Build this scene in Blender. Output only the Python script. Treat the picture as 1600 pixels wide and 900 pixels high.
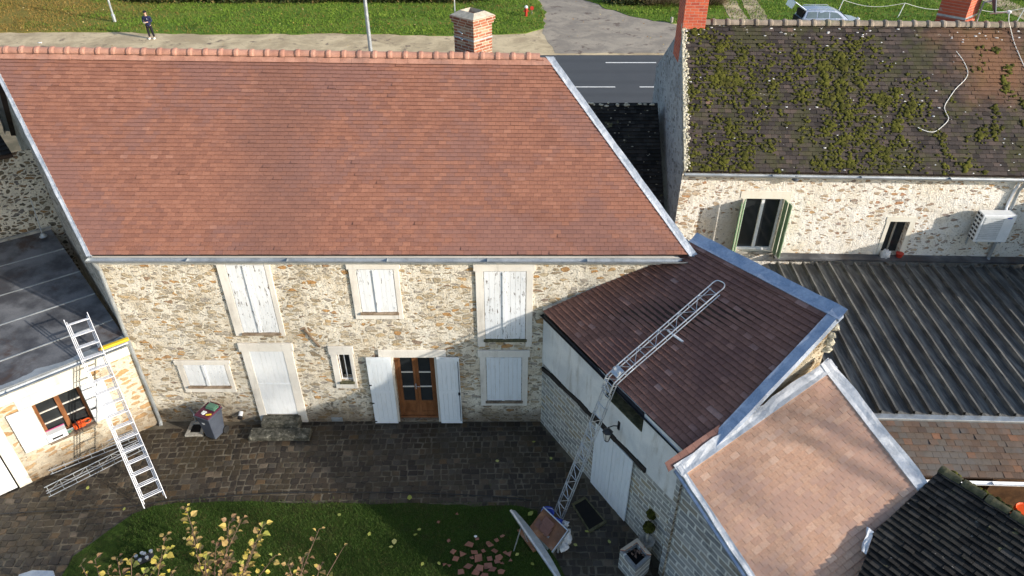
import bpy, math, random
import numpy as np
from mathutils import Vector, Matrix, noise as mnoise
random.seed(7); rng = np.random.default_rng(7)
R = math.radians
for o in list(bpy.data.objects): bpy.data.objects.remove(o)
scene = bpy.context.scene
COL = scene.collection

# ------------------------------------------------------------------ camera, sky, sun, exposure
CAM_H = 13.2; PITCH = R(35.0); FPX = 1109.0
cam_d = bpy.data.cameras.new('camera'); cam = bpy.data.objects.new('camera', cam_d); COL.objects.link(cam)
cam.location = (0, 0, CAM_H); cam.rotation_euler = (R(90) - PITCH, 0, 0)
cam_d.sensor_width = 36; cam_d.lens = FPX / 1600 * 36; cam_d.clip_end = 2000; cam_d.clip_start = 0.1
scene.camera = cam
SUN_AZ, SUN_EL = R(64), R(19)           # azimuth measured from -Y (towards the viewer) to +X (right)
S = Vector((math.cos(SUN_EL) * math.sin(SUN_AZ), -math.cos(SUN_EL) * math.cos(SUN_AZ), math.sin(SUN_EL)))
w = bpy.data.worlds.new('World'); scene.world = w; w.use_nodes = True
wn = w.node_tree; bg = wn.nodes['Background']
sky = wn.nodes.new('ShaderNodeTexSky'); sky.sky_type = 'NISHITA'; sky.sun_disc = False
sky.sun_elevation = SUN_EL; sky.sun_rotation = math.atan2(S.x, S.y)
sky.air_density = 1.0; sky.dust_density = 1.2; sky.ozone_density = 1.0
wn.links.new(sky.outputs[0], bg.inputs[0]); bg.inputs[1].default_value = 0.15
sl = bpy.data.lights.new('sun', 'SUN'); sl.energy = 4.1; sl.angle = R(0.8); sl.color = (1.0, 0.92, 0.82)
so = bpy.data.objects.new('sun', sl); COL.objects.link(so); so.rotation_euler = S.to_track_quat('Z', 'Y').to_euler(); so.location = (30, -20, 30)
scene.view_settings.view_transform = 'Standard'; scene.view_settings.look = 'None'
scene.view_settings.exposure = 0.72; scene.view_settings.gamma = 1

# ------------------------------------------------------------------ surveying helpers (photo measurements -> metres on known planes)
CP, SP = math.cos(PITCH), math.sin(PITCH)
def ray(px, py):
    x = (px - 800) / FPX; y = -(py - 450) / FPX
    return Vector((x, CP + y * SP, -SP + y * CP))
def P(px, py, Z=0.0):
    r = ray(px, py); t = (Z - CAM_H) / r.z
    return Vector((r.x * t, r.y * t, Z))
def V(*a): return Vector(a)
def lerp(a, b, t): return a + (b - a) * t
class Frame:                                 # a vertical wall plane: u along the wall, z up, o outwards
    def __init__(s, O, e):
        s.O = Vector((O[0], O[1], 0)); s.e = Vector((e[0], e[1], 0)).normalized(); s.n = Vector((s.e.y, -s.e.x, 0))
        s.ang = math.atan2(s.e.y, s.e.x)
    def pt(s, u, z, o=0.0): return s.O + s.e * u + s.n * o + Vector((0, 0, z))
    def uz(s, px, py, o=0.0):
        r = ray(px, py); c = Vector((0, 0, CAM_H)); p0 = s.O + s.n * o
        t = (p0 - c).dot(s.n) / r.dot(s.n); p = c + r * t
        return ((p - s.O).dot(s.e), p.z)

# ------------------------------------------------------------------ mesh builder
class MB:
    def __init__(s): s.v = []; s.f = []; s.c = []; s.usec = False
    def add(s, vs, fs, col=None):
        b = len(s.v); s.v += [tuple(p) for p in vs]; s.f += [tuple(i + b for i in f) for f in fs]
        if col is not None: s.usec = True
        s.c += [col or (0.5, 0.5, 0.5)] * len(vs)
    def quad(s, a, b, c, d, col=None): s.add([a, b, c, d], [(0, 1, 2, 3)], col)
    def hexa(s, p, col=None):                # 8 points, bottom ring then top ring
        s.add(p, [(3, 2, 1, 0), (4, 5, 6, 7), (0, 1, 5, 4), (1, 2, 6, 5), (2, 3, 7, 6), (3, 0, 4, 7)], col)
    def box(s, c, ax, ay, az, col=None):     # centre and three half-axis vectors
        c, ax, ay, az = Vector(c), Vector(ax), Vector(ay), Vector(az)
        s.hexa([c - ax - ay - az, c + ax - ay - az, c + ax + ay - az, c - ax + ay - az,
                c - ax - ay + az, c + ax - ay + az, c + ax + ay + az, c - ax + ay + az], col)
    def abox(s, x0, x1, y0, y1, z0, z1, col=None):
        s.box(((x0 + x1) / 2, (y0 + y1) / 2, (z0 + z1) / 2), ((x1 - x0) / 2, 0, 0), (0, (y1 - y0) / 2, 0), (0, 0, (z1 - z0) / 2), col)
    def fbox(s, F, u0, u1, z0, z1, o0, o1, col=None):
        s.box(F.pt((u0 + u1) / 2, (z0 + z1) / 2, (o0 + o1) / 2), F.e * ((u1 - u0) / 2), F.n * ((o1 - o0) / 2), (0, 0, (z1 - z0) / 2), col)
    def bar(s, a, b, wd, ht, up=(0, 0, 1), col=None):
        a, b = Vector(a), Vector(b); d = (b - a).normalized(); up = Vector(up)
        sd = d.cross(up)
        if sd.length < 1e-4: sd = d.cross(Vector((1, 0, 0)))
        sd.normalize(); u2 = sd.cross(d)
        s.box((a + b) / 2, (b - a) / 2, sd * (wd / 2), u2 * (ht / 2), col)
    def tube(s, pts, r, n=8, closed_ends=True, col=None):
        pts = [Vector(p) for p in pts]; m = len(pts)
        rs = r if isinstance(r, (list, tuple)) else [r] * m
        rings = []; prev = None
        for i, p in enumerate(pts):
            d = (pts[min(i + 1, m - 1)] - pts[max(i - 1, 0)]).normalized()
            if prev is None:
                a = d.orthogonal().normalized()
            else:
                a = (prev - d * prev.dot(d)); a = a.normalized() if a.length > 1e-5 else d.orthogonal().normalized()
            prev = a; b = d.cross(a)
            rings.append([p + (a * math.cos(2 * math.pi * k / n) + b * math.sin(2 * math.pi * k / n)) * rs[i] for k in range(n)])
        vs = [q for rg in rings for q in rg]; fs = []
        for i in range(m - 1):
            for k in range(n):
                fs.append((i * n + k, i * n + (k + 1) % n, (i + 1) * n + (k + 1) % n, (i + 1) * n + k))
        if closed_ends: fs += [tuple(range(n - 1, -1, -1)), tuple((m - 1) * n + k for k in range(n))]
        s.add(vs, fs, col)
    def lathe(s, base, prof, n=16, col=None, ax=None):
        base = Vector(base); vs = []; fs = []
        M = Matrix.Identity(3) if ax is None else Vector(ax).normalized().to_track_quat('Z', 'Y').to_matrix()
        for r, z in prof:
            for k in range(n):
                a = 2 * math.pi * k / n; vs.append(base + M @ Vector((r * math.cos(a), r * math.sin(a), z)))
        for i in range(len(prof) - 1):
            for k in range(n): fs.append((i * n + k, i * n + (k + 1) % n, (i + 1) * n + (k + 1) % n, (i + 1) * n + k))
        fs += [tuple(range(n - 1, -1, -1)), tuple((len(prof) - 1) * n + k for k in range(n))]
        s.add(vs, fs, col)
    def prism(s, poly, vec, col=None):
        n = len(poly); vec = Vector(vec); a = [Vector(p) for p in poly]; b = [p + vec for p in a]
        s.add(a + b, [tuple(range(n - 1, -1, -1)), tuple(range(n, 2 * n))] + [(i, (i + 1) % n, n + (i + 1) % n, n + i) for i in range(n)], col)
    def blob(s, c, rad, seed=0, col=None, sub=2, amp=0.25, freq=1.6):
        vs, fs = ico(sub); out = []
        rad = Vector(rad) if not isinstance(rad, (int, float)) else Vector((rad, rad, rad)); c = Vector(c)
        for v in vs:
            k = 1 + amp * mnoise.noise(v * freq + Vector((seed * 3.1, seed * 1.7, seed)))
            out.append(c + Vector((v.x * rad.x, v.y * rad.y, v.z * rad.z)) * k)
        s.add(out, fs, col)
    def finish(s, name, mat, parent=None, origin=None, smooth=False, bevel=0, kind=None, mods=None):
        base = world_loc(parent) if parent is not None else Vector(origin or (0, 0, 0))
        me = bpy.data.meshes.new(name)
        arr = [(p[0] - base.x, p[1] - base.y, p[2] - base.z) for p in s.v]
        me.from_pydata(arr, [], s.f); me.update()
        if s.usec:
            at = me.color_attributes.new('tint', 'FLOAT_COLOR', 'POINT')
            c = np.ones((len(s.v), 4), dtype=np.float32); c[:, :3] = np.array(s.c, dtype=np.float32)
            at.data.foreach_set('color', c.ravel())
        ms = mat if isinstance(mat, (list, tuple)) else [mat]
        for m in ms: me.materials.append(m)
        if smooth:
            me.polygons.foreach_set('use_smooth', [True] * len(me.polygons))
        ob = bpy.data.objects.new(name, me); COL.objects.link(ob)
        if parent is not None: ob.parent = parent
        else: ob.location = base
        if bevel:
            b = ob.modifiers.new('bevel', 'BEVEL'); b.width = bevel; b.segments = 2; b.limit_method = 'ANGLE'; b.angle_limit = R(40)
        if kind: ob['kind'] = kind
        return ob
_ico = {}
def ico(sub):
    if sub in _ico: return _ico[sub]
    import bmesh
    bm = bmesh.new(); bmesh.ops.create_icosphere(bm, subdivisions=sub, radius=1)
    bm.verts.ensure_lookup_table()
    r = ([v.co.copy() for v in bm.verts], [tuple(v.index for v in f.verts) for f in bm.faces]); bm.free()
    _ico[sub] = r; return r
def world_loc(o):
    l = Vector((0, 0, 0))
    while o is not None: l += Vector(o.location); o = o.parent
    return l
def tag(o, label, cat, group=None):
    o['label'] = label; o['category'] = cat
    if group: o['group'] = group
    return o
def thing(name, label, cat, loc=(0, 0, 0), group=None):
    o = bpy.data.objects.new(name, None); COL.objects.link(o); o.location = loc; o.empty_display_size = 0.2
    return tag(o, label, cat, group)

# ------------------------------------------------------------------ materials
class NT:
    def __init__(s, name):
        s.m = bpy.data.materials.new(name); s.m.use_nodes = True; s.t = s.m.node_tree
        s.b = s.t.nodes['Principled BSDF']; s.b.inputs['Specular IOR Level'].default_value = 0.35
    def n(s, typ, props=None, **ins):
        nd = s.t.nodes.new('ShaderNode' + typ)
        for k, v in (props or {}).items(): setattr(nd, k, v)
        for k, v in ins.items():
            key = int(k[1:]) if k[0] == '_' and k[1:].isdigit() else k.replace('_', ' ')
            s.set(nd, key, v)
        return nd
    def set(s, nd, key, v):
        i = nd.inputs[key]
        if isinstance(v, bpy.types.NodeSocket): s.t.links.new(v, i)
        else: i.default_value = v
    def math(s, op, a, b=None, c=None, clamp=False):
        nd = s.t.nodes.new('ShaderNodeMath'); nd.operation = op; nd.use_clamp = clamp
        s.set(nd, 0, a)
        if b is not None: s.set(nd, 1, b)
        if c is not None: s.set(nd, 2, c)
        return nd.outputs[0]
    def vmath(s, op, a, b=None):
        nd = s.t.nodes.new('ShaderNodeVectorMath'); nd.operation = op; s.set(nd, 0, a)
        if b is not None: s.set(nd, 1, b)
        return nd.outputs['Value'] if op in ('DOT_PRODUCT', 'LENGTH') else nd.outputs[0]
    def co(s): return s.n('TexCoord').outputs['Object']
    def mapping(s, vec, scale=(1, 1, 1), rot=(0, 0, 0), loc=(0, 0, 0)):
        return s.n('Mapping', Vector=vec, Scale=scale, Rotation=rot, Location=loc).outputs[0]
    def noise(s, vec, scale=5, detail=4, rough=0.55, dist=0.0):
        return s.n('TexNoise', Vector=vec, Scale=scale, Detail=detail, Roughness=rough, Distortion=dist).outputs[0]
    def noisec(s, vec, scale=5, detail=3):
        return s.n('TexNoise', Vector=vec, Scale=scale, Detail=detail).outputs[1]
    def ramp(s, fac, stops, interp='LINEAR'):
        nd = s.t.nodes.new('ShaderNodeValToRGB'); cr = nd.color_ramp; cr.interpolation = interp
        while len(cr.elements) < len(stops): cr.elements.new(0.5)
        for e, (p, c) in zip(cr.elements, stops):
            e.position = p; e.color = (c[0], c[1], c[2], 1) if isinstance(c, (tuple, list)) else (c, c, c, 1)
        s.set(nd, 0, fac); return nd.outputs[0]
    def mix(s, fac, a, b, typ='MIX'):
        nd = s.t.nodes.new('ShaderNodeMix'); nd.data_type = 'RGBA'; nd.blend_type = typ; nd.clamp_factor = True
        def cv(v): return (v[0], v[1], v[2], 1) if isinstance(v, (tuple, list)) and len(v) == 3 else v
        s.set(nd, 0, fac)
        s.set(nd, 6, cv(a)); s.set(nd, 7, cv(b)); return nd.outputs[2]
    def step(s, x, lo, hi):
        nd = s.t.nodes.new('ShaderNodeMapRange'); nd.interpolation_type = 'SMOOTHSTEP'
        s.set(nd, 0, x); s.set(nd, 1, lo); s.set(nd, 2, hi); return nd.outputs[0]
    def sep(s, v):
        nd = s.n('SeparateXYZ', _0=v); return nd.outputs
    def comb(s, x, y, z):
        return s.n('CombineXYZ', _0=x, _1=y, _2=z).outputs[0]
    def bump(s, h, strength=0.5, dist=0.02, normal=None):
        nd = s.n('Bump', Height=h, Strength=strength, Distance=dist)
        if normal is not None: s.set(nd, 'Normal', normal)
        return nd.outputs[0]
    def out(s, col=None, rough=0.8, normal=None, metal=0.0, spec=None):
        if col is not None: s.set(s.b, 'Base Color', (col[0], col[1], col[2], 1) if isinstance(col, (tuple, list)) and len(col) == 3 else col)
        s.set(s.b, 'Roughness', rough); s.set(s.b, 'Metallic', metal)
        if normal is not None: s.set(s.b, 'Normal', normal)
        if spec is not None: s.set(s.b, 'Specular IOR Level', spec)
        return s.m
def generic(name, c1, c2, scale=4, rough=0.75, bump=0.15, metal=0.0, fine=40, stain=None, sc=(1, 1, 1), spec=None, bdist=0.01):
    t = NT(name); co = t.mapping(t.co(), scale=sc)
    a = t.noise(co, scale, 6, 0.6); f = t.noise(co, fine, 3)
    col = t.mix(t.step(a, 0.35, 0.65), c1, c2)
    col = t.mix(0.5, col, t.mix(f, (0.25,) * 3, (0.75,) * 3), 'OVERLAY')
    if stain:
        sn = t.noise(co, scale * 0.6, 7, 0.7, 0.4); col = t.mix(t.math('MULTIPLY', t.step(sn, 0.52, 0.68), stain[1]), col, stain[0])
    r = t.math('ADD', t.math('MULTIPLY', a, 0.2), rough - 0.1)
    return t.out(col, r, t.bump(t.math('ADD', a, t.math('MULTIPLY', f, 0.5)), bump, bdist), metal, spec)

def rubble(name, mortar, stones, sx=4.2, sz=8.5, ang=0.0, lo=0.03, hi=0.34, mortar2=None, bump=0.9, base_dirt=True, clean=0.0):
    t = NT(name); co = t.co()
    rc = t.n('VectorRotate', {'rotation_type': 'Z_AXIS'}, Vector=co, Angle=-ang).outputs[0]
    ds = t.vmath('MULTIPLY', t.vmath('SUBTRACT', t.noisec(rc, 3.0, 4), (0.5, 0.5, 0.5)), (0.16, 0.16, 0.10))
    ds2 = t.vmath('MULTIPLY', t.vmath('SUBTRACT', t.noisec(rc, 14.0, 3), (0.5, 0.5, 0.5)), (0.06, 0.06, 0.035))
    rc2 = t.vmath('ADD', t.vmath('ADD', rc, ds), ds2)
    mp = t.vmath('MULTIPLY', rc2, (sx, sx, sz))
    v1 = t.n('TexVoronoi', {'feature': 'F1'}, Vector=mp, Scale=1.0, Randomness=0.9)
    ve = t.n('TexVoronoi', {'feature': 'DISTANCE_TO_EDGE'}, Vector=mp, Scale=1.0, Randomness=0.9)
    rx, ry, rz = t.sep(v1.outputs['Color'])[:3]
    fn = t.noise(rc, 28, 4, 0.65)
    big = t.noise(rc, 0.55, 3)
    thr = t.math('ADD', t.math('MULTIPLY', t.math('POWER', rx, 1.3), hi), lo)
    thr = t.math('ADD', thr, t.math('MULTIPLY', t.math('SUBTRACT', big, 0.5), clean))
    e = t.math('ADD', ve.outputs['Distance'], t.math('MULTIPLY', t.math('SUBTRACT', fn, 0.5), 0.22))
    mask = t.step(e, thr, t.math('ADD', thr, 0.07))
    sc_ = t.ramp(ry, stones)
    sc_ = t.mix(0.55, sc_, t.mix(t.noise(rc, 11, 5, 0.7), (0.1,) * 3, (0.9,) * 3), 'OVERLAY')
    m2 = mortar2 or tuple(c * 0.72 for c in mortar)
    mc = t.mix(t.step(t.noise(rc, 1.6, 6, 0.65), 0.38, 0.68), mortar, m2)
    mc = t.mix(0.55, mc, t.mix(fn, (0.12,) * 3, (0.88,) * 3), 'OVERLAY')
    # little dark pits and gaps round the stones
    pit = t.math('MULTIPLY', t.step(t.noise(t.mapping(rc, scale=(1, 1, 2.2)), 17, 3, 0.6), 0.60, 0.67), 0.75)
    gap = t.math('SUBTRACT', 1.0, t.math('ABSOLUTE', t.math('MULTIPLY', t.math('SUBTRACT', mask, 0.5), 2.0)))
    pit = t.math('MAXIMUM', pit, t.math('MULTIPLY', gap, t.math('MULTIPLY', rz, 0.95)))
    col = t.mix(mask, mc, sc_)
    col = t.mix(t.math('MULTIPLY', pit, 0.75), col, tuple(c * 0.22 for c in stones[0][1]))
    if base_dirt:
        z = t.sep(co)[2]
        dz = t.math('ADD', z, t.math('MULTIPLY', t.math('SUBTRACT', t.noise(rc, 2.2, 5), 0.5), 0.9))
        f = t.math('SUBTRACT', 1.0, t.step(dz, 0.1, 0.75))
        col = t.mix(t.math('MULTIPLY', f, 0.75), col, (0.11, 0.075, 0.045))
    h = t.math('ADD', t.math('MULTIPLY', mask, 0.8), t.math('MULTIPLY', fn, 0.55))
    h = t.math('SUBTRACT', h, t.math('MULTIPLY', pit, 0.8))
    h = t.math('ADD', h, t.math('MULTIPLY', t.noise(rc, 6, 4), 0.8))
    return t.out(col, 0.92, t.bump(h, bump, 0.065), spec=0.15)

def coursed(name, ang, c_a, c_b, mortar, bw=0.36, bh=0.13, both=False, bump=0.6, msize=0.02, grime=None, var=None):
    t = NT(name); co = t.co()
    rc = t.n('VectorRotate', {'rotation_type': 'Z_AXIS'}, Vector=co, Angle=-ang).outputs[0]
    x, y, z = t.sep(rc)[:3]
    u = t.math('ADD', x, y) if both else x
    wob = t.math('MULTIPLY', t.math('SUBTRACT', t.noise(rc, 2.5, 3), 0.5), bh * 0.45)
    wob2 = t.math('MULTIPLY', t.math('SUBTRACT', t.noise(rc, 5.0, 3), 0.5), bw * 0.3)
    v = t.comb(t.math('ADD', u, wob2), t.math('ADD', z, wob), 0.0)
    br = t.n('TexBrick', {'offset': 0.5}, Vector=v, Scale=1.0, Color1=(0, 0, 0, 1), Color2=(1, 1, 1, 1), Mortar=(0.5, 0.5, 0.5, 1))
    br.inputs['Mortar Size'].default_value = msize; br.inputs['Mortar Smooth'].default_value = 0.15
    br.inputs['Brick Width'].default_value = bw; br.inputs['Row Height'].default_value = bh
    br.inputs['Bias'].default_value = 0.0
    f = t.sep(br.outputs['Color'])[0]
    n2 = t.noise(rc, 12, 5, 0.7)
    col = t.ramp(f, var) if var else t.mix(f, c_a, c_b)
    col = t.mix(0.6, col, t.mix(n2, (0.1,) * 3, (0.9,) * 3), 'OVERLAY')
    col = t.mix(br.outputs['Fac'], col, mortar)
    if grime:
        g = t.step(t.noise(t.mapping(rc, scale=(1.6, 1.6, 4)), 1.3, 6, 0.7), 0.55, 0.68)
        col = t.mix(t.math('MULTIPLY', g, grime[1]), col, grime[0])
    h = t.math('ADD', t.math('SUBTRACT', 1.0, br.outputs['Fac']), t.math('MULTIPLY', n2, 0.8))
    return t.out(col, 0.9, t.bump(h, bump, 0.02), spec=0.2)

def tilemat(name, stops, patch=None, patch_fac=0.5, speck=None, rough=0.8, patch_scale=0.35, streak=None, bump=0.3, spec=0.3, zone=None):
    t = NT(name); co = t.co()
    tc = t.n('Attribute', {'attribute_name': 'tint'}).outputs['Color']
    r, g, b = t.sep(tc)[:3]
    col = t.ramp(r, stops)
    n = t.noise(co, 30, 4, 0.6); n2 = t.noise(co, 6, 5, 0.65)
    col = t.mix(0.5, col, t.mix(n, (0.2,) * 3, (0.8,) * 3), 'OVERLAY')
    col = t.mix(0.25, col, t.mix(n2, (0.25,) * 3, (0.75,) * 3), 'OVERLAY')
    if patch:
        pn = t.noise(co, patch_scale, 5, 0.6, 0.3)
        f = t.math('MULTIPLY', t.step(t.math('ADD', pn, t.math('MULTIPLY', t.math('SUBTRACT', g, 0.5), 0.14)), 0.46, 0.62), patch_fac)
        col = t.mix(f, col, patch)
    if zone:                                # (x centre, x half width, colour, amount) a differently coloured patch of tiles
        x = t.sep(co)[0]; k = t.math('ADD', t.math('ABSOLUTE', t.math('SUBTRACT', x, zone[0])), t.math('MULTIPLY', t.math('SUBTRACT', t.noise(co, 0.9, 5, 0.65), 0.5), zone[1] * 2.2))
        f = t.math('MULTIPLY', t.math('SUBTRACT', 1.0, t.step(k, zone[1] * 0.1, zone[1] * 1.3)), zone[3])
        if len(zone) > 4:
            kz = t.math('ADD', t.math('ABSOLUTE', t.math('SUBTRACT', t.sep(co)[2], zone[4])), t.math('MULTIPLY', t.math('SUBTRACT', t.noise(co, 1.5, 5, 0.65), 0.5), zone[5]))
            f = t.math('MULTIPLY', f, t.math('SUBTRACT', 1.0, t.step(kz, zone[5] * .2, zone[5])))
        col = t.mix(f, col, zone[2])
    if speck:                               # (colour, threshold, scale)
        for (scol, th, scl) in speck:
            s_ = t.step(t.noise(co, scl, 3, 0.6), th, th + 0.04); col = t.mix(s_, col, scol)
    h = t.math('ADD', n, t.math('MULTIPLY', n2, 1.2))
    return t.out(col, rough, t.bump(h, bump, 0.008), spec=spec)

def leadmat(name, c1=(0.36, 0.40, 0.45), c2=(0.55, 0.58, 0.62), metal=0.35, rough=0.5):
    t = NT(name); co = t.co()
    n = t.noise(co, 3.2, 6, 0.7, 0.8); f = t.noise(co, 24, 4, 0.6)
    col = t.mix(t.step(n, 0.36, 0.64), c1, c2)
    col = t.mix(0.6, col, t.mix(f, (0.25,) * 3, (0.75,) * 3), 'OVERLAY')
    h = t.math('ADD', t.noise(co, 5, 4, 0.6), t.math('MULTIPLY', f, 0.3))
    return t.out(col, t.math('ADD', t.math('MULTIPLY', n, 0.3), rough - 0.15), t.bump(h, 0.55, 0.03), metal)

def paintwood(name, base=(0.72, 0.74, 0.745), peel=0.0, ang=0.0, under=(0.12, 0.10, 0.08), rough=0.55):
    t = NT(name); co = t.co()
    n = t.noise(t.mapping(co, scale=(1, 1, 0.25)), 9, 5, 0.7)
    col = t.mix(0.25, base, t.mix(t.noise(co, 2.5, 5, 0.6), (0.2,) * 3, (0.8,) * 3), 'OVERLAY')
    col = t.mix(t.math('MULTIPLY', t.step(n, 0.50, 0.72), 0.4), col, (0.50, 0.50, 0.46))
    if peel > 0:
        pn = t.noise(t.mapping(co, scale=(1, 1, 0.16)), 26, 4, 0.7)
        pz = t.noise(co, 1.9, 2)
        f = t.step(t.math('ADD', pn, t.math('MULTIPLY', pz, 0.25)), 0.80 - peel, 0.83 - peel)
        col = t.mix(f, col, under)
    return t.out(col, rough, t.bump(n, 0.15, 0.004), spec=0.35)
def plaster(name, c1, c2, bump=0.3, stain=(0.25, 0.22, 0.17), amt=0.35, streak=True):
    t = NT(name); co = t.co()
    a = t.noise(co, 1.3, 7, 0.65, 0.3); f = t.noise(co, 35, 4, 0.6)
    col = t.mix(t.step(a, 0.35, 0.66), c1, c2)
    s = t.noise(t.mapping(co, scale=(3.0, 3.0, 0.5)), 1.6, 6, 0.7)
    col = t.mix(t.math('MULTIPLY', t.step(s, 0.5, 0.75), amt), col, stain)
    col = t.mix(0.35, col, t.mix(f, (0.25,) * 3, (0.75,) * 3), 'OVERLAY')
    return t.out(col, 0.9, t.bump(t.math('ADD', a, t.math('MULTIPLY', f, 0.4)), bump, 0.015), spec=0.15)
def glassmat(name, col=(0.015, 0.017, 0.018), rough=0.06):
    t = NT(name); n = t.noise(t.co(), 3, 4)
    return t.out(t.mix(n, col, tuple(c * 2.4 for c in col)), rough, t.bump(n, 0.03, 0.01), spec=0.6)
M = {}
STW = [(0.0, (0.30, 0.24, 0.16)), (0.25, (0.54, 0.45, 0.31)), (0.45, (0.38, 0.34, 0.29)), (0.65, (0.62, 0.54, 0.40)), (0.80, (0.50, 0.37, 0.21)), (0.92, (0.50, 0.28, 0.11)), (1.0, (0.26, 0.21, 0.17))]
M['rubble'] = rubble('rubble_cream', (0.73, 0.675, 0.56), STW, 5.0, 11.0, lo=0.0, hi=0.36, clean=0.25, mortar2=(0.60, 0.52, 0.39))
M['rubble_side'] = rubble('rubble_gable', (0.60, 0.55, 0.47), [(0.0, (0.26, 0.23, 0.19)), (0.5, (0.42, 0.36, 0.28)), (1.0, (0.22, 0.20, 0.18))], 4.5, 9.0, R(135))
M['rubble_dark'] = rubble('rubble_old', (0.66, 0.60, 0.48), [(0.0, (0.10, 0.09, 0.07)), (0.4, (0.22, 0.17, 0.11)), (0.7, (0.17, 0.16, 0.15)), (1.0, (0.28, 0.17, 0.08))], 6.0, 9.5, R(35), 0.03, 0.22)
M['rubble_n'] = rubble('rubble_neighbour', (0.80, 0.77, 0.70), [(0.0, (0.42, 0.33, 0.24)), (0.3, (0.55, 0.43, 0.30)), (0.5, (0.40, 0.37, 0.34)), (0.7, (0.45, 0.24, 0.13)), (0.85, (0.56, 0.36, 0.18)), (1.0, (0.30, 0.25, 0.22))], 5.0, 11.0, R(-1.9), 0.09, 0.44, base_dirt=False, clean=0.5, mortar2=(0.72, 0.66, 0.55))
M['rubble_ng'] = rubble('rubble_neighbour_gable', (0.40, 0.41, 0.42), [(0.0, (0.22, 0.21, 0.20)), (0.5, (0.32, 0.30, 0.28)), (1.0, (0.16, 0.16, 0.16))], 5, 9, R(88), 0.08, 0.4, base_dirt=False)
M['rubble_w'] = rubble('rubble_wing', (0.62, 0.555, 0.43), [(0.0, (0.44, 0.35, 0.24)), (0.4, (0.50, 0.42, 0.30)), (0.7, (0.42, 0.28, 0.14)), (0.85, (0.46, 0.27, 0.12)), (1.0, (0.34, 0.28, 0.20))], 3.6, 8.0, R(41), 0.04, 0.30, bump=0.5)
M['rubble_end'] = rubble('rubble_end_wall', (0.60, 0.52, 0.38), [(0.0, (0.40, 0.30, 0.18)), (0.5, (0.52, 0.42, 0.28)), (1.0, (0.36, 0.22, 0.11))], 4.0, 8.0, R(30), 0.04, 0.3, base_dirt=False)
FR_ANG = math.atan2(-0.863, 0.505)
M['coursed'] = coursed('coursed_grey_stone', FR_ANG, None, None, (0.60, 0.60, 0.54), 0.34, 0.125, msize=0.016, grime=((0.10, 0.09, 0.06), 0.6),
                       var=[(0.0, (0.20, 0.20, 0.19)), (0.35, (0.31, 0.31, 0.29)), (0.6, (0.38, 0.37, 0.34)), (0.8, (0.33, 0.28, 0.19)), (1.0, (0.26, 0.26, 0.26))])
FR2_ANG = math.atan2(-0.863, 0.505)
M['coursed2'] = coursed('coursed_grey_stone_large', FR2_ANG, None, None, (0.58, 0.59, 0.55), 0.42, 0.155, msize=0.018, grime=((0.05, 0.05, 0.045), 0.75),
                        var=[(0.0, (0.18, 0.19, 0.20)), (0.35, (0.28, 0.29, 0.29)), (0.6, (0.34, 0.34, 0.33)), (0.85, (0.26, 0.24, 0.20)), (1.0, (0.23, 0.24, 0.25))])
M['brick'] = coursed('old_brick', R(45), None, None, (0.50, 0.42, 0.33), 0.23, 0.068, both=True, bump=0.6, msize=0.009,
                     var=[(0.0, (0.20, 0.065, 0.04)), (0.4, (0.33, 0.125, 0.07)), (0.7, (0.27, 0.14, 0.09)), (0.92, (0.42, 0.28, 0.18)), (1.0, (0.15, 0.06, 0.04))])
M['brick_red'] = coursed('red_brick', R(-1.9), None, None, (0.40, 0.24, 0.18), 0.23, 0.075, both=True, bump=0.4, msize=0.007,
                         var=[(0.0, (0.42, 0.08, 0.045)), (0.5, (0.52, 0.12, 0.06)), (1.0, (0.36, 0.07, 0.045))])
M['tile_main'] = tilemat('clay_tile_new', [(0.0, (0.215, 0.097, 0.068)), (0.3, (0.25, 0.112, 0.076)), (0.7, (0.275, 0.124, 0.082)), (0.95, (0.305, 0.14, 0.093)), (1.0, (0.34, 0.17, 0.12))],
                         patch=(0.205, 0.11, 0.095), patch_fac=0.6, patch_scale=0.5, zone=(-2.6, 1.1, (0.18, 0.092, 0.073), 0.55))
M['tile_maroon'] = tilemat('clay_tile_maroon', [(0.0, (0.16, 0.08, 0.062)), (0.5, (0.19, 0.095, 0.073)), (0.88, (0.215, 0.11, 0.085)), (0.96, (0.29, 0.17, 0.145)), (1.0, (0.34, 0.23, 0.20))],
                           patch=(0.13, 0.065, 0.058), patch_fac=0.5, rough=0.72, patch_scale=0.8)
M['tile_salmon'] = tilemat('clay_tile_salmon', [(0.0, (0.50, 0.30, 0.20)), (0.4, (0.54, 0.33, 0.22)), (0.8, (0.58, 0.365, 0.25)), (1.0, (0.63, 0.42, 0.30))],
                           patch=(0.46, 0.29, 0.225), patch_fac=0.6, patch_scale=0.7, bump=0.2)
M['tile_old'] = tilemat('clay_tile_old', [(0.0, (0.07, 0.052, 0.044)), (0.3, (0.12, 0.078, 0.055)), (0.6, (0.105, 0.092, 0.08)), (0.88, (0.15, 0.088, 0.058)), (1.0, (0.22, 0.11, 0.065))],
                        patch=(0.11, 0.105, 0.10), patch_fac=0.8, patch_scale=0.8, rough=0.85)
M['tile_black'] = tilemat('tile_blackened', [(0.0, (0.012, 0.012, 0.012)), (0.6, (0.022, 0.021, 0.02)), (0.9, (0.04, 0.038, 0.035)), (1.0, (0.075, 0.07, 0.065))],
                          patch=(0.035, 0.034, 0.03), patch_fac=0.6, patch_scale=1.4, speck=[((0.22, 0.21, 0.19), 0.69, 13), ((0.09, 0.09, 0.05), 0.66, 5)], rough=0.9, spec=0.15)
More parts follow.
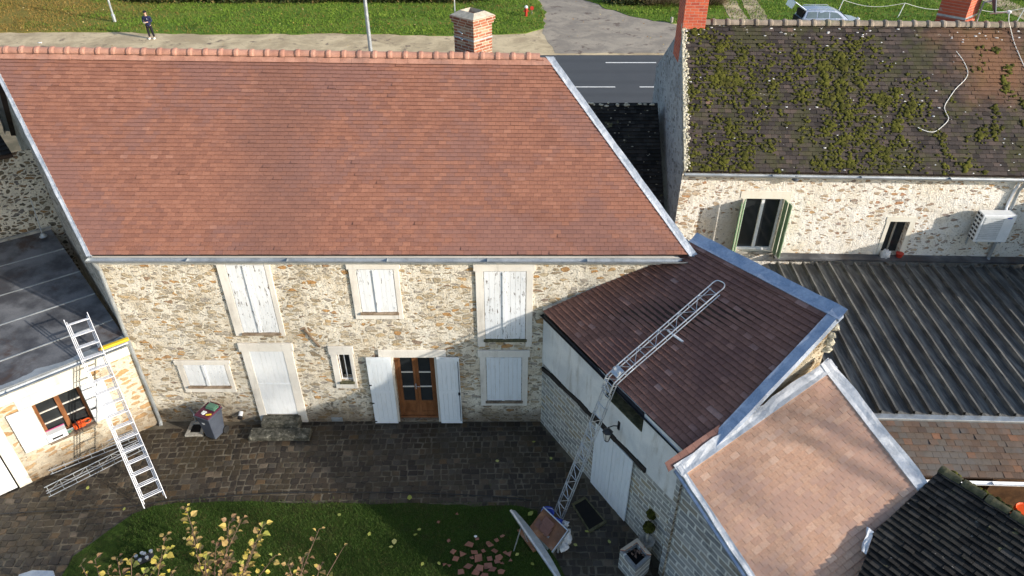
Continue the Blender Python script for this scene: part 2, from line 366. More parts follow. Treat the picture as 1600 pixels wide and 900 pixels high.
M['tile_mossy'] = tilemat('tile_slate_grey', [(0.0, (0.030, 0.026, 0.025)), (0.4, (0.050, 0.042, 0.040)), (0.8, (0.072, 0.058, 0.053)), (0.975, (0.10, 0.075, 0.065)), (0.992, (0.25, 0.15, 0.115)), (1.0, (0.33, 0.20, 0.15))],
                          patch=(0.060, 0.062, 0.026), patch_fac=0.6, patch_scale=1.3, speck=[((0.46, 0.44, 0.36), 0.715, 9)], rough=0.9, spec=0.15,
                          zone=(3.0, 1.3, (0.20, 0.105, 0.06), 0.8, 7.5, 1.3))
M['lead'] = leadmat('lead_sheet')
M['lead_shaded'] = leadmat('lead_sheet_shade_tone', (0.28, 0.35, 0.46), (0.42, 0.48, 0.58), 0.5, 0.45)  # same lead tinted blue: the shade is put into its colour
M['lead_sunlit'] = leadmat('lead_sheet_sun_tone', (0.46, 0.48, 0.50), (0.66, 0.67, 0.68), 0.25, 0.5)  # same lead paled: the sunlight is put into its colour
M['zinc'] = generic('zinc', (0.34, 0.37, 0.39), (0.46, 0.49, 0.50), 3, 0.45, 0.2, 0.6, stain=((0.20, 0.21, 0.2), 0.5))
M['zinc_dark'] = generic('weathered_zinc_roof', (0.06, 0.062, 0.07), (0.18, 0.185, 0.195), 1.3, 0.55, 0.25, 0.3, stain=((0.075, 0.045, 0.032), 0.9))
M['galv'] = generic('galvanised_steel', (0.46, 0.50, 0.54), (0.60, 0.64, 0.66), 6, 0.4, 0.1, 0.7)
M['alu'] = generic('aluminium', (0.62, 0.63, 0.65), (0.74, 0.75, 0.77), 5, 0.38, 0.05, 0.45)
M['surround'] = plaster('surround_render', (0.64, 0.60, 0.53), (0.72, 0.69, 0.62), 0.25)
M['cornice'] = plaster('cornice_render', (0.70, 0.68, 0.62), (0.80, 0.77, 0.70), 0.2, amt=0.2)
M['plaster_g'] = plaster('grey_render', (0.60, 0.61, 0.60), (0.74, 0.74, 0.71), 0.25, (0.36, 0.33, 0.27), 0.7)
M['cream'] = plaster('cream_render', (0.64, 0.605, 0.51), (0.72, 0.69, 0.60), 0.2, (0.52, 0.42, 0.27), 0.45)
M['white'] = paintwood('white_paint')
M['white_peel'] = paintwood('white_paint_peeling', peel=0.075)
M['white_peel2'] = paintwood('white_paint_slightly_peeling', peel=0.05)
M['white_shaded'] = paintwood('white_paint_shade_tint', (0.72, 0.76, 0.78))  # white paint for shaded leaves, the bluish shade mixed into the colour
M['greenpaint'] = paintwood('green_paint', (0.15, 0.24, 0.14))
M['pvc'] = paintwood('white_frame', (0.78, 0.80, 0.82), rough=0.35)
M['oldwood'] = generic('old_grey_wood', (0.10, 0.075, 0.055), (0.22, 0.17, 0.12), 6, 0.9, 0.5, sc=(1, 1, 1))
M['sillwood'] = generic('weathered_sill', (0.16, 0.11, 0.07), (0.30, 0.23, 0.16), 5, 0.9, 0.4)
M['mossstone'] = generic('mossy_stone', (0.05, 0.05, 0.025), (0.12, 0.11, 0.06), 9, 0.95, 0.6, fine=30)
M['stepstone'] = generic('lichened_stone', (0.035, 0.035, 0.025), (0.10, 0.095, 0.075), 12, 0.95, 0.7, fine=26, stain=((0.36, 0.34, 0.27), 0.75))
M['brownwood'] = generic('varnished_brown_wood', (0.15, 0.058, 0.022), (0.24, 0.10, 0.04), 7, 0.45, 0.15, sc=(1, 1, 0.3))
M['darkbrown'] = generic('dark_brown_wood', (0.045, 0.024, 0.012), (0.085, 0.045, 0.02), 7, 0.5, 0.15)
M['beam'] = generic('black_timber', (0.012, 0.010, 0.009), (0.03, 0.024, 0.02), 6, 0.8, 0.5)
M['blackpaint'] = generic('black_paint', (0.012, 0.012, 0.013), (0.025, 0.025, 0.027), 8, 0.4, 0.1)
M['glass'] = glassmat('dark_glass')
M['roomdark'] = generic('dark_interior', (0.004, 0.004, 0.004), (0.008, 0.007, 0.006), 3, 0.9, 0.1)
M['concrete'] = generic('concrete', (0.24, 0.23, 0.20), (0.36, 0.34, 0.30), 5, 0.9, 0.35, stain=((0.10, 0.09, 0.06), 0.6))
M['mortarcap'] = generic('mortar_cap', (0.36, 0.33, 0.27), (0.50, 0.45, 0.36), 5, 0.9, 0.4, stain=((0.24, 0.22, 0.2), 0.5))
M['verge_mortar'] = generic('crumbling_mortar', (0.40, 0.37, 0.27), (0.62, 0.58, 0.47), 14, 0.95, 0.9, fine=30, stain=((0.12, 0.13, 0.06), 0.5), bdist=0.03)
M['ridge_tile'] = generic('clay_ridge_tile', (0.34, 0.165, 0.115), (0.46, 0.24, 0.17), 3, 0.7, 0.2, stain=((0.24, 0.15, 0.125), 0.5))
M['ridge_old'] = generic('old_ridge_tile', (0.17, 0.14, 0.11), (0.30, 0.25, 0.20), 3, 0.9, 0.4, stain=((0.12, 0.14, 0.06), 0.6))
M['underlay'] = generic('roof_underside', (0.035, 0.022, 0.018), (0.06, 0.04, 0.03), 4, 0.9, 0.1)
M['moss'] = generic('moss', (0.038, 0.040, 0.010), (0.082, 0.084, 0.016), 5, 0.98, 0.9, fine=45, stain=((0.05, 0.045, 0.015), 0.6), spec=0.1)
M['cable'] = generic('white_cable', (0.66, 0.66, 0.62), (0.74, 0.74, 0.70), 8, 0.5, 0.02)
M['plast_white'] = generic('white_plastic', (0.66, 0.68, 0.68), (0.74, 0.76, 0.76), 4, 0.4, 0.03)
M['plast_grey'] = generic('slate_plastic', (0.055, 0.065, 0.088), (0.072, 0.085, 0.11), 4, 0.45, 0.05)
M['grille'] = generic('grey_grille', (0.40, 0.42, 0.42), (0.48, 0.50, 0.50), 8, 0.5, 0.1)
M['dishmat'] = generic('dish_grey', (0.07, 0.085, 0.11), (0.10, 0.115, 0.14), 4, 0.5, 0.05)
def flat(name, c, rough=0.5, metal=0.0): return generic(name, tuple(x * 0.88 for x in c), c, 6, rough, 0.08, metal)
M['orange'] = flat('orange_plastic', (0.75, 0.10, 0.02)); M['yellow'] = flat('yellow_paint', (0.72, 0.50, 0.03))
M['purple'] = flat('plum_plastic', (0.09, 0.016, 0.04)); M['bluep'] = flat('blue_plastic', (0.03, 0.07, 0.42))
M['green'] = flat('green_card', (0.10, 0.22, 0.15)); M['pink'] = flat('pink_trim', (0.55, 0.10, 0.25))
M['cloth'] = generic('white_sack', (0.50, 0.51, 0.52), (0.66, 0.66, 0.65), 10, 0.9, 0.5)
M['ply'] = generic('worn_brown_ply', (0.14, 0.065, 0.035), (0.26, 0.12, 0.06), 4, 0.7, 0.2, stain=((0.35, 0.30, 0.26), 0.5))
M['redpaint'] = flat('red_enamel', (0.42, 0.035, 0.02)); M['navy'] = generic('navy_cloth', (0.010, 0.014, 0.045), (0.018, 0.024, 0.07), 9, 0.9, 0.3)
M['trouser'] = generic('black_cloth', (0.006, 0.006, 0.010), (0.014, 0.014, 0.02), 9, 0.95, 0.3)
M['skin'] = generic('skin', (0.52, 0.31, 0.22), (0.58, 0.36, 0.26), 8, 0.55, 0.05); M['hair'] = generic('dark_hair', (0.015, 0.010, 0.008), (0.03, 0.02, 0.015), 30, 0.6, 0.3)
M['carpaint'] = flat('silver_blue_paint', (0.34, 0.39, 0.48), 0.25, 0.55); M['rubber'] = flat('tyre_rubber', (0.02, 0.02, 0.02), 0.8)
M['twig'] = generic('purplish_twig', (0.10, 0.06, 0.045), (0.22, 0.14, 0.10), 9, .8, .3)
M['carglass'] = glassmat('car_window', (0.05, 0.07, 0.08), 0.04)

# ------------------------------------------------------------------ roofs of real overlapping tiles
def tiles(mb, A, B, C, D, rows, tw=0.17, th=0.014, jit=0.003, lastflat=None, drop=0.0):
    """A,B eave left/right; C,D ridge right/left. every tile its own little slab, clipped to the verges"""
    A, B, C, D = map(Vector, (A, B, C, D))
    n = ((B - A).cross(D - A)).normalized()
    if n.z < 0: n = -n
    e = (B - A).normalized()
    for i in range(rows):
        t0 = i / rows; t1 = min(1.0, (i + 1.25) / rows)
        P0, Q0, P1, Q1 = lerp(A, D, t0), lerp(B, C, t0), lerp(A, D, t1), lerp(B, C, t1)
        c0a, c0b, c1a, c1b = P0.dot(e), Q0.dot(e), P1.dot(e), Q1.dot(e)
        lo = min(c0a, c1a); hi = max(c0b, c1b)
        ref = A.dot(e) + (tw / 2 if i % 2 else 0) + random.uniform(-.015, .015)
        k = math.floor((lo - ref) / tw)
        c = ref + k * tw
        rowtone = random.uniform(-.05, .05)
        while c < hi:
            a, b = c + 0.002, c + tw - 0.002
            ja = random.uniform(-jit, jit)
            pts = []
            ok = True
            for (cc, Pa, Qa, ca, cb) in ((a, P0, Q0, c0a, c0b), (b, P0, Q0, c0a, c0b), (b, P1, Q1, c1a, c1b), (a, P1, Q1, c1a, c1b)):
                cl = min(max(cc, ca), cb); pts.append(lerp(Pa, Qa, (cl - ca) / (cb - ca)))
            if (pts[1] - pts[0]).length < 0.01 and (pts[2] - pts[3]).length < 0.01: ok = False
            pts = [p_ + n * (.007 + .008 * mnoise.noise(p_ * .55) + .004 * mnoise.noise(p_ * 1.7)) for p_ in pts]
            if ok:
                if random.random() < drop: ja += random.uniform(.01, .02)
                h0 = th * 2.5 + ja; h1 = th * 0.35
                up = (pts[3] - pts[0]); up = up.normalized() if up.length > 1e-6 else Vector((0, 0, 1))
                sl = up * random.uniform(-.004, .004)
                t_ = [pts[0] + n * h0 + sl, pts[1] + n * (h0 + random.uniform(-jit, jit) * .6) + sl, pts[2] + n * h1, pts[3] + n * h1]
                b_ = [pts[0] + n * (h0 - th) + sl, pts[1] + n * (h0 - th) + sl, pts[2] - n * .004, pts[3] - n * .004]
                r1 = min(1, max(0, random.random() * 0.9 + rowtone + .05))
                mb.add(b_ + t_, [(4, 5, 6, 7), (0, 1, 5, 4), (1, 2, 6, 5), (3, 0, 4, 7)], (r1, random.random(), i / rows))
            c += tw
def slab(mb, A, B, C, D, th):
    A, B, C, D = map(Vector, (A, B, C, D)); n = ((B - A).cross(D - A)).normalized()
    if n.z < 0: n = -n
    n0 = n * 0.006
    mb.hexa([A - n * th, B - n * th, C - n * th, D - n * th, A - n0, B - n0, C - n0, D - n0])
def strip(mb, a, b, side, wd, up, th=0.012, seg=14, wob=0.004, lip=0.05, seam=1.6):
    """folded metal flashing from a to b, wd wide towards side"""
    a, b, side, up = Vector(a), Vector(b), Vector(side).normalized(), Vector(up).normalized()
    L = (b - a).length; seg = max(3, int(L / 0.22)); rows = []
    for i in range(seg + 1):
        p = lerp(a, b, i / seg); w_ = wd + random.uniform(-wob, wob) * 2
        sm = 0.010 if (seam and (i * L / seg) % seam < 0.22) else 0.0
        h = [random.uniform(-wob, wob) + sm for _ in range(4)]
        rows.append([p - up * 0.02, p + up * (th + h[0]), p + side * w_ * .35 + up * (th * .8 + h[1]), p + side * w_ * .7 + up * (th * .9 + h[2]), p + side * w_ + up * (th + h[3]), p + side * (w_ + .005) - up * lip])
    vs = [q for r in rows for q in r]; k = 6; fs = []
    for i in range(seg):
        for j in range(k - 1): fs.append((i * k + j, i * k + j + 1, (i + 1) * k + j + 1, (i + 1) * k + j))
    mb.add(vs, fs)
def halfpipe(mb, a, b, r, n=8, th=0.006, up=(0, 0, 1)):     # gutter, open upwards
    a, b = Vector(a), Vector(b); d = (b - a).normalized(); sd = d.cross(Vector(up)).normalized(); u = sd.cross(d)
    L = (b - a).length; m = max(1, int(L / 2.0))
    pr = [(math.cos(math.pi + math.pi * k / n), math.sin(math.pi + math.pi * k / n)) for k in range(n + 1)]
    for s_ in range(m):
        p, q = lerp(a, b, s_ / m), lerp(a, b, (s_ + 1) / m); rr = r * (1 + (0.03 if s_ % 2 else 0))
        vs = []
        for x in (p, q):
            vs += [x + sd * (c * rr) + u * (s * rr) for c, s in pr] + [x + sd * (c * (rr - th)) + u * (s * (rr - th)) for c, s in pr]
        K = 2 * (n + 1); fs = []
        for k in range(n):
            fs.append((k, k + 1, K + k + 1, K + k)); fs.append((n + 1 + k, K + n + 1 + k, K + n + 2 + k, n + 2 + k))
        fs += [(0, K, K + n + 1, n + 1), (n, 2 * n + 1, K + 2 * n + 1, K + n)]
        fs += [tuple(range(0, n + 1))]
        mb.add(vs, fs)
def ridge_tiles(mb, a, b, r, spacing, collar=0.018, sag=0.0):
    a, b = Vector(a), Vector(b); d = (b - a).normalized(); sd = d.cross(Vector((0, 0, 1))).normalized(); u = sd.cross(d)
    L = (b - a).length; m = int(L / spacing); n = 10
    for i in range(m):
        p, q = lerp(a, b, i / m), lerp(a, b, (i + 1) / m)
        off = u * random.uniform(-.006, .006) + sd * random.uniform(-.008, .008)
        prof = [(0, r, 0), (.04, r + collar, 0), (.09, r + collar, 0), (.13, r, 0), (spacing * .98, r * .97, 0)]
        rings = []
        for (l, rr, _) in prof:
            x = p + d * l + off
            rings.append([x + sd * (math.cos(math.pi * k / n) * rr) + u * (math.sin(math.pi * k / n) * rr - .25 * r) for k in range(n + 1)])
        vs = [v for g in rings for v in g]; K = n + 1
        fs = [(i_ * K + k, i_ * K + k + 1, (i_ + 1) * K + k + 1, (i_ + 1) * K + k) for i_ in range(len(rings) - 1) for k in range(n)]
        fs += [tuple(range(K - 1, -1, -1)), tuple((len(rings) - 1) * K + k for k in range(K))]
        mb.add(vs, fs)
def wall(mb, F, u0, u1, z0, z1, holes=(), o=0.0, reveal=0.22, slope_top=None):
    us = sorted({u0, u1, *[h[0] for h in holes], *[h[1] for h in holes]}); zs = sorted({z0, z1, *[h[2] for h in holes], *[h[3] for h in holes]})
    for i in range(len(us) - 1):
        for j in range(len(zs) - 1):
            uc, zc = (us[i] + us[i + 1]) / 2, (zs[j] + zs[j + 1]) / 2
            if any(h[0] < uc < h[1] and h[2] < zc < h[3] for h in holes): continue
            mb.quad(F.pt(us[i], zs[j], o), F.pt(us[i + 1], zs[j], o), F.pt(us[i + 1], zs[j + 1], o), F.pt(us[i], zs[j + 1], o))
    for a, b, c, d in holes:
        r = o - reveal
        mb.quad(F.pt(a, c, o), F.pt(a, d, o), F.pt(a, d, r), F.pt(a, c, r)); mb.quad(F.pt(b, c, o), F.pt(b, c, r), F.pt(b, d, r), F.pt(b, d, o))
        mb.quad(F.pt(a, d, o), F.pt(b, d, o), F.pt(b, d, r), F.pt(a, d, r)); mb.quad(F.pt(a, c, o), F.pt(a, c, r), F.pt(b, c, r), F.pt(b, c, o))

# ------------------------------------------------------------------ GROUND AND STREET
t = NT('earth'); co = t.co()
c = t.mix(t.step(t.noise(co, 0.6, 7, .65), .4, .62), (0.10, 0.085, 0.05), (0.20, 0.16, 0.10))
MG = t.out(c, 0.95, t.bump(t.noise(co, 8, 5), .4, .03))
g = MB(); g.quad((-400, -300, -.02), (400, -300, -.02), (400, 600, -.02), (-400, 600, -.02)); g.finish('ground', MG, kind='structure')

t = NT('street_asphalt'); co = t.co()
n = t.noise(co, 1.2, 6, .6); f = t.noise(co, 70, 3)
c = t.mix(n, (0.052, 0.056, 0.062), (0.075, 0.078, 0.082)); c = t.mix(.5, c, t.mix(f, (.2,) * 3, (.8,) * 3), 'OVERLAY')
# tyre-worn bands along the lane
y = t.sep(co)[1]; b1 = t.math('SUBTRACT', 1.0, t.step(t.math('ABSOLUTE', t.math('SUBTRACT', t.math('PINGPONG', t.math('ADD', y, .3), 1.9), 1.0)), .1, .5))
c = t.mix(t.math('MULTIPLY', b1, .25), c, (0.035, 0.037, 0.04))
MR = t.out(c, .8, t.bump(f, .3, .006))
Y0, Y1 = 34.2, P(800, 86).y
g = MB(); g.abox(-120, 120, Y0, Y1, -.018, .0); road = g.finish('road', MR, kind='structure')
M['marking'] = generic('road_paint', (0.62, 0.62, 0.60), (0.74, 0.74, 0.71), 6, .7, .1, stain=((.25, .25, .25), .4))
ym = P(800, 135.8).y; yf = P(800, 97.8).y
x_a = P(961, 135).x; x_b = P(999, 135).x; period = 3.0 + (x_b - x_a)
g = MB()
for k in range(-14, 14): g.abox(x_a - 3.0 + k * period, x_a + k * period, ym - .06, ym + .06, .0, .004)
g.finish('centre_line', M['marking'], road)
x_c = P(946, 97).x; g = MB()
for k in range(-14, 14): g.abox(x_c + k * (3 + 3.5), x_c + 3.0 + k * (3 + 3.5), yf - .07, yf + .07, .0, .004)
g.finish('edge_line', M['marking'], road)

def dirt_mat(name, c1, c2, c3):
    t = NT(name); co = t.co(); n = t.noise(co, .45, 8, .7, .4); f = t.noise(t.mapping(co, scale=(.5, 1, 1)), 3.2, 6, .7)
    c = t.mix(t.step(n, .38, .62), c1, c2); c = t.mix(t.math('MULTIPLY', t.step(f, .56, .72), .8), c, c3)
    c = t.mix(.5, c, t.mix(t.noise(co, 18, 4, .7), (.15,) * 3, (.85,) * 3), 'OVERLAY')
    wl = t.noise(co, .8, 6, .7); c = t.mix(t.math('MULTIPLY', t.step(wl, .56, .66), .8), c, (.085, .055, .045))
    return t.out(c, .92, t.bump(t.math('ADD', f, n), .5, .05))
MD = dirt_mat('dirt_track', (0.36, 0.28, 0.17), (0.56, 0.45, 0.28), (0.15, 0.12, 0.09))
g = MB()
def edge_poly(pts, z, mat, name, amp=.25, skirt=.1, kind='structure', seg=.6):
    out = []
    for i, p in enumerate(pts):
        q = pts[(i + 1) % len(pts)]; L = (q - p).length; m = max(1, int(L / seg))
        for k in range(m):
            r_ = lerp(p, q, k / m); nz = mnoise.noise(r_ * .9) * amp + mnoise.noise(r_ * 3.1) * amp * .4
            out.append(Vector((r_.x + nz, r_.y + nz * .8, z)))
    mb = MB(); mb.add(out, [tuple(range(len(out)))]); n0 = len(out)
    mb.add([Vector((p.x, p.y, z - skirt)) for p in out] + out, [(i, (i + 1) % n0, n0 + (i + 1) % n0, n0 + i) for i in range(n0)])
    return mb.finish(name, mat, kind=kind)
verge_pts = [V(-70, Y1 + .02, 0), V(60, Y1 + .02, 0), V(60, 64, 0), V(-70, 64, 0)]
edge_poly(verge_pts, .008, MD, 'dirt_verge', .02, .02)
MDV = dirt_mat('driveway_gravel', (0.22, 0.19, 0.155), (0.33, 0.285, 0.225), (0.13, 0.11, 0.10))
edge_poly([P(836, -22), P(908, -22), P(914, 0), P(952, 14), P(1002, 28), P(1052, 37), P(1090, 60), P(1075, 83), P(868, 83), P(852, 60), P(846, 40), P(850, 18)], .014, MDV, 'driveway', .25, .01)
def grass_mat(name, cols, leaf=(0.33, 0.20, 0.07), leaf_th=.66, brown_left=False):
    t = NT(name); co = t.co()
    a = t.noise(co, .35, 6, .6); b = t.noise(co, 2.2, 6, .7); f = t.noise(t.mapping(co, scale=(1, .5, 1)), 22, 4, .7)
    c = t.ramp(a, [(.3, cols[0]), (.5, cols[1]), (.7, cols[2])])
    c = t.mix(t.math('MULTIPLY', t.step(b, .48, .7), .6), c, cols[3]); c = t.mix(.7, c, t.mix(f, (.08,) * 3, (.92,) * 3), 'OVERLAY')
    if brown_left:
        x = t.sep(co)[0]; k = t.math('ADD', x, t.math('MULTIPLY', t.noise(co, .25, 5), 16)); k = t.math('SUBTRACT', 1.0, t.step(k, -28, -13))
        c = t.mix(t.math('MULTIPLY', k, .75), c, t.mix(t.noise(co, 3, 5, .7), (.10, .07, .02), (.34, .23, .06)))
    lf = t.step(t.noise(co, 9, 2, .5), leaf_th, leaf_th + .03); c = t.mix(t.math('MULTIPLY', lf, .8), c, leaf)
    return t.out(c, .95, t.bump(t.math('ADD', f, b), .8, .06), spec=.1)
MGR = grass_mat('verge_grass', [(0.06, 0.115, 0.014), (0.10, 0.18, 0.02), (0.15, 0.21, 0.03), (0.085, 0.10, 0.025)], brown_left=True)
yl = P(0, 50).y
left_lawn = [P(-260, 52), P(0, 51), P(150, 50), P(330, 54), P(560, 53), P(700, 57), P(820, 53), P(848, 45), P(852, 20), P(838, -3), P(830, -18), P(-500, -18)]
edge_poly(left_lawn, .05, MGR, 'verge_lawn', .35, .05)
right_lawn = [P(905, -18), P(912, 0), P(950, 14), P(1000, 28), P(1050, 37), P(1140, 40), P(1300, 44), P(1700, 50), P(2000, 40), P(2000, -18)]
edge_poly(right_lawn, .05, MGR, 'verge_lawn', .35, .05)
# twin wheel track by the neighbour's chimney
g = []
for (a, b, w_) in ((P(1128, -14), P(1160, 40), .6), (P(1162, -14), P(1192, 40), .6), (P(1540, -5), P(1640, 40), 1.0)):
    edge_poly([V(a.x - w_, a.y, 0), V(a.x + w_, a.y, 0), V(b.x + w_, b.y, 0), V(b.x - w_, b.y, 0)], .056, MD, 'wheel_track', .12, .01)
# fallen leaves out on the verge: nobody could count them
lv = MB()
def leafquad(mb, p, s, rot, tilt=0.25, col=None):
    a = Vector((math.cos(rot), math.sin(rot), random.uniform(-tilt, tilt))) * s; b = Vector((-math.sin(rot), math.cos(rot), random.uniform(-tilt, tilt))) * s * .7
    mb.add([p - a, p - a * .3 - b, p + a * .5 - b * .7, p + a, p + a * .5 + b * .7, p - a * .3 + b], [(0, 1, 2, 3, 4, 5)], col)
def scatter(n, x0, x1, y0, y1, z, s, dens):
    k = 0
    while k < n:
        p = Vector((random.uniform(x0, x1), random.uniform(y0, y1), z))
        if random.random() < dens(p): leafquad(lv, p, random.uniform(s * .6, s * 1.4), random.uniform(0, 6.3), .5, (random.random(), random.random(), 0))
        k += 1
yb = P(0, 40).y
scatter(2600, -45, 2.5, P(0, 50).y, 60, .07, .055, lambda p: .12 + .6 * (p.x < -24) * (mnoise.noise(p * .25) > -.1) + .8 * (abs(p.y - yb) < .5 and mnoise.noise(p * .4) > -.05))
scatter(700, 4, 40, 47, 60, .07, .05, lambda p: .25)
scatter(500, -30, 20, Y1, 48, .02, .04, lambda p: .5 * (mnoise.noise(p * .6) > .1))
M['leaf'] = tilemat('dead_leaf', [(0.0, (0.20, 0.085, 0.025)), (0.5, (0.36, 0.19, 0.05)), (0.8, (0.50, 0.36, 0.10)), (1.0, (0.62, 0.52, 0.28))], rough=.8)
M['leaf_pale'] = tilemat('fallen_leaf', [(0.0, (0.22, 0.25, 0.05)), (0.5, (0.34, 0.36, 0.09)), (0.8, (0.42, 0.40, 0.14)), (1.0, (0.45, 0.36, 0.18))], rough=.8)
lo = lv.finish('leaf_litter', M['leaf'], kind='stuff'); tag(lo, 'dry brown and yellow leaves strewn over the lawn and dirt across the street', 'leaves')

def tufts(polys, x0, x1, y0, y1, n_, z, label):
    v_ = []; t_ = []
    while len(v_) < n_:
        x, y_ = random.uniform(x0, x1), random.uniform(y0, y1); p = V(x, y_, 0)
        if not any(inside(p, q) for q in polys): continue
        d_ = mnoise.noise(V(x * .35, y_ * .5, 7)) + .5 * mnoise.noise(V(x * 1.6, y_ * 2, 2))
        if random.random() > .75 + d_: continue
        v_.append((x, y_)); t_.append(min(1, max(0, .5 + d_ * .6 + random.uniform(-.3, .3) - max(0, min(.6, (-24 - x) * .06)))))
    v_ = np.array(v_); n_ = len(v_); a_ = rng.uniform(0, 6.28, n_); h_ = rng.uniform(.06, .16, n_); w_ = rng.uniform(.015, .035, n_); l_ = rng.normal(0, .06, (n_, 2)); T3 = np.zeros((n_, 3, 3))
    T3[:, 0, 0] = v_[:, 0] - np.cos(a_) * w_; T3[:, 0, 1] = v_[:, 1] - np.sin(a_) * w_; T3[:, 1, 0] = v_[:, 0] + np.cos(a_) * w_; T3[:, 1, 1] = v_[:, 1] + np.sin(a_) * w_
    T3[:, 2, 0] = v_[:, 0] + l_[:, 0]; T3[:, 2, 1] = v_[:, 1] + l_[:, 1]; T3[:, :2, 2] = z; T3[:, 2, 2] = z + h_
    me = bpy.data.meshes.new('verge_grass'); me.from_pydata(T3.reshape(-1, 3).tolist(), [], np.arange(n_ * 3).reshape(-1, 3).tolist()); me.update()
    at = me.color_attributes.new('tint', 'FLOAT_COLOR', 'POINT'); cc = np.ones((n_, 3, 4), dtype=np.float32); cc[:, :, 0] = np.array(t_)[:, None]; at.data.foreach_set('color', cc.ravel())
    me.materials.append(tilemat('verge_blade', [(0.0, (0.20, 0.13, 0.035)), (0.25, (0.13, 0.13, 0.03)), (0.5, (0.085, 0.15, 0.018)), (0.8, (0.12, 0.20, 0.022)), (1.0, (0.19, 0.25, 0.04))], rough=.8, spec=.15))
    o = bpy.data.objects.new('verge_grass', me); COL.objects.link(o); o['kind'] = 'stuff'; tag(o, label, 'grass')
def inside(p, poly):
    c = False; j = len(poly) - 1
    for i in range(len(poly)):
        a, b = poly[i], poly[j]
        if (a.y > p.y) != (b.y > p.y) and p.x < (b.x - a.x) * (p.y - a.y) / (b.y - a.y) + a.x: c = not c
        j = i
    return c
tufts([left_lawn], -46, 4, 45, 60, 42000, .05, 'rough grass of the long lawn across the street, left of the driveway')
tufts([right_lawn], 3, 42, 45, 60, 22000, .05, 'rough grass of the lawn across the street, right of the driveway')

# ------------------------------------------------------------------ COURTYARD
lawn_px = [(88, 960), (100, 900), (112, 872), (158, 838), (205, 806), (236, 794), (275, 788), (400, 786), (560, 788), (700, 789), (800, 791), (838, 800), (852, 830), (866, 870), (885, 930), (895, 1000), (700, 1100), (100, 1100)]
lawn = [P(x, y) for x, y in lawn_px]
def inside(p, poly):
    c = False; j = len(poly) - 1
    for i in range(len(poly)):
        a, b = poly[i], poly[j]
        if (a.y > p.y) != (b.y > p.y) and p.x < (b.x - a.x) * (p.y - a.y) / (b.y - a.y) + a.x: c = not c
        j = i
    return c
t = NT('soil_joints'); co = t.co()
c = t.mix(t.step(t.noise(co, 2.0, 6, .65), .4, .6), (0.075, 0.063, 0.046), (0.13, 0.112, 0.082)); c = t.mix(t.math('MULTIPLY', t.step(t.noise(co, 5, 5, .7), .55, .7), .5), c, (.04, .055, .015))
MSO = t.out(c, .95, t.bump(t.noise(co, 30, 4), .5, .01))
g = MB(); g.quad((-22, -3, .0), (6, -3, .0), (6, 13.2, .0), (-22, 13.2, .0)); g.finish('courtyard_ground', MSO, kind='structure')
MSE = tilemat('wet_setts', [(0.0, (0.017, 0.013, 0.011)), (0.35, (0.030, 0.023, 0.017)), (0.6, (0.042, 0.031, 0.021)), (0.82, (0.052, 0.045, 0.036)), (0.95, (0.085, 0.052, 0.024)), (1.0, (0.11, 0.088, 0.065))],
              patch=(0.036, 0.026, 0.013), patch_fac=.8, patch_scale=.8, rough=.55, bump=.8, spec=.4)
st = MB(); yy = 4.6; row = 0
sd = Frame((0.73, 12.9), (0.505, -0.863))
while yy < 12.95:
    h_ = random.uniform(.145, .20); xx = -16.0 + random.uniform(0, .2); row += 1
    while xx < 4.2:
        w_ = random.uniform(.14, .23)
        bend = .10 * math.sin(xx * .35 + 1) + (.06 * (xx + 6) if xx < -6 else 0) * 1.4
        c_ = Vector((xx + w_ / 2, yy + h_ / 2 + bend, 0))
        rel = c_ - sd.O
        if c_.y < 12.86 and not inside(c_, lawn) and rel.dot(sd.n) > .08:
            z = random.uniform(.006, .016); gp = random.uniform(.008, .020)
            ca = math.atan2(.06 * 1.4 if xx < -6 else 0, 1); a = Vector((math.cos(ca), math.sin(ca), random.uniform(-.02, .02))) * (w_ / 2 - gp); b = Vector((-math.sin(ca), math.cos(ca), random.uniform(-.02, .02))) * (h_ / 2 - gp)
            j = lambda: Vector((random.uniform(-.018, .018), random.uniform(-.018, .018), 0))
            q = [c_ - a - b + j(), c_ + a - b + j(), c_ + a + b + j(), c_ - a + b + j()]
            top = [c_ + (p - c_) * .84 + Vector((0, 0, z)) for p in q]; mid = [p + Vector((0, 0, z * .6)) for p in q]
            st.add(q + mid + top, [(0, 1, 5, 4), (1, 2, 6, 5), (2, 3, 7, 6), (3, 0, 4, 7), (4, 5, 9, 8), (5, 6, 10, 9), (6, 7, 11, 10), (7, 4, 8, 11), (8, 9, 10, 11)], (random.random(), random.random(), 0))
        xx += w_
    yy += h_
st.finish('courtyard_paving', MSE, kind='structure')
# lawn: soil sheet with real blades
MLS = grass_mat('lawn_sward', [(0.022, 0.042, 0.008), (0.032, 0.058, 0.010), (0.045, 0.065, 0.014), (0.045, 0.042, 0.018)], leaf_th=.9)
edge_poly(lawn, .03, MLS, 'courtyard_lawn', .13, .04, seg=.15)
N = 85000; b_v = []; b_c = []
while len(b_v) < N:
    x, y_ = random.uniform(-8.4, 1.7), random.uniform(5.5, 10.7); p = Vector((x, y_, .03))
    if not inside(p + V(random.gauss(0, .06), random.gauss(0, .06), 0), lawn): continue
    d_ = mnoise.noise(Vector((x * .8, y_ * .8, 3)))
    if random.random() > .8 + d_ * .5 - max(0, x + .8) * .35: continue
    b_v.append((x, y_)); b_c.append(.5 + d_ * .5)
b_v = np.array(b_v); ang = rng.uniform(0, 6.28, N); hh = rng.uniform(.025, .065, N); ln = rng.normal(0, .022, (N, 2)); wd = rng.uniform(.003, .006, N)
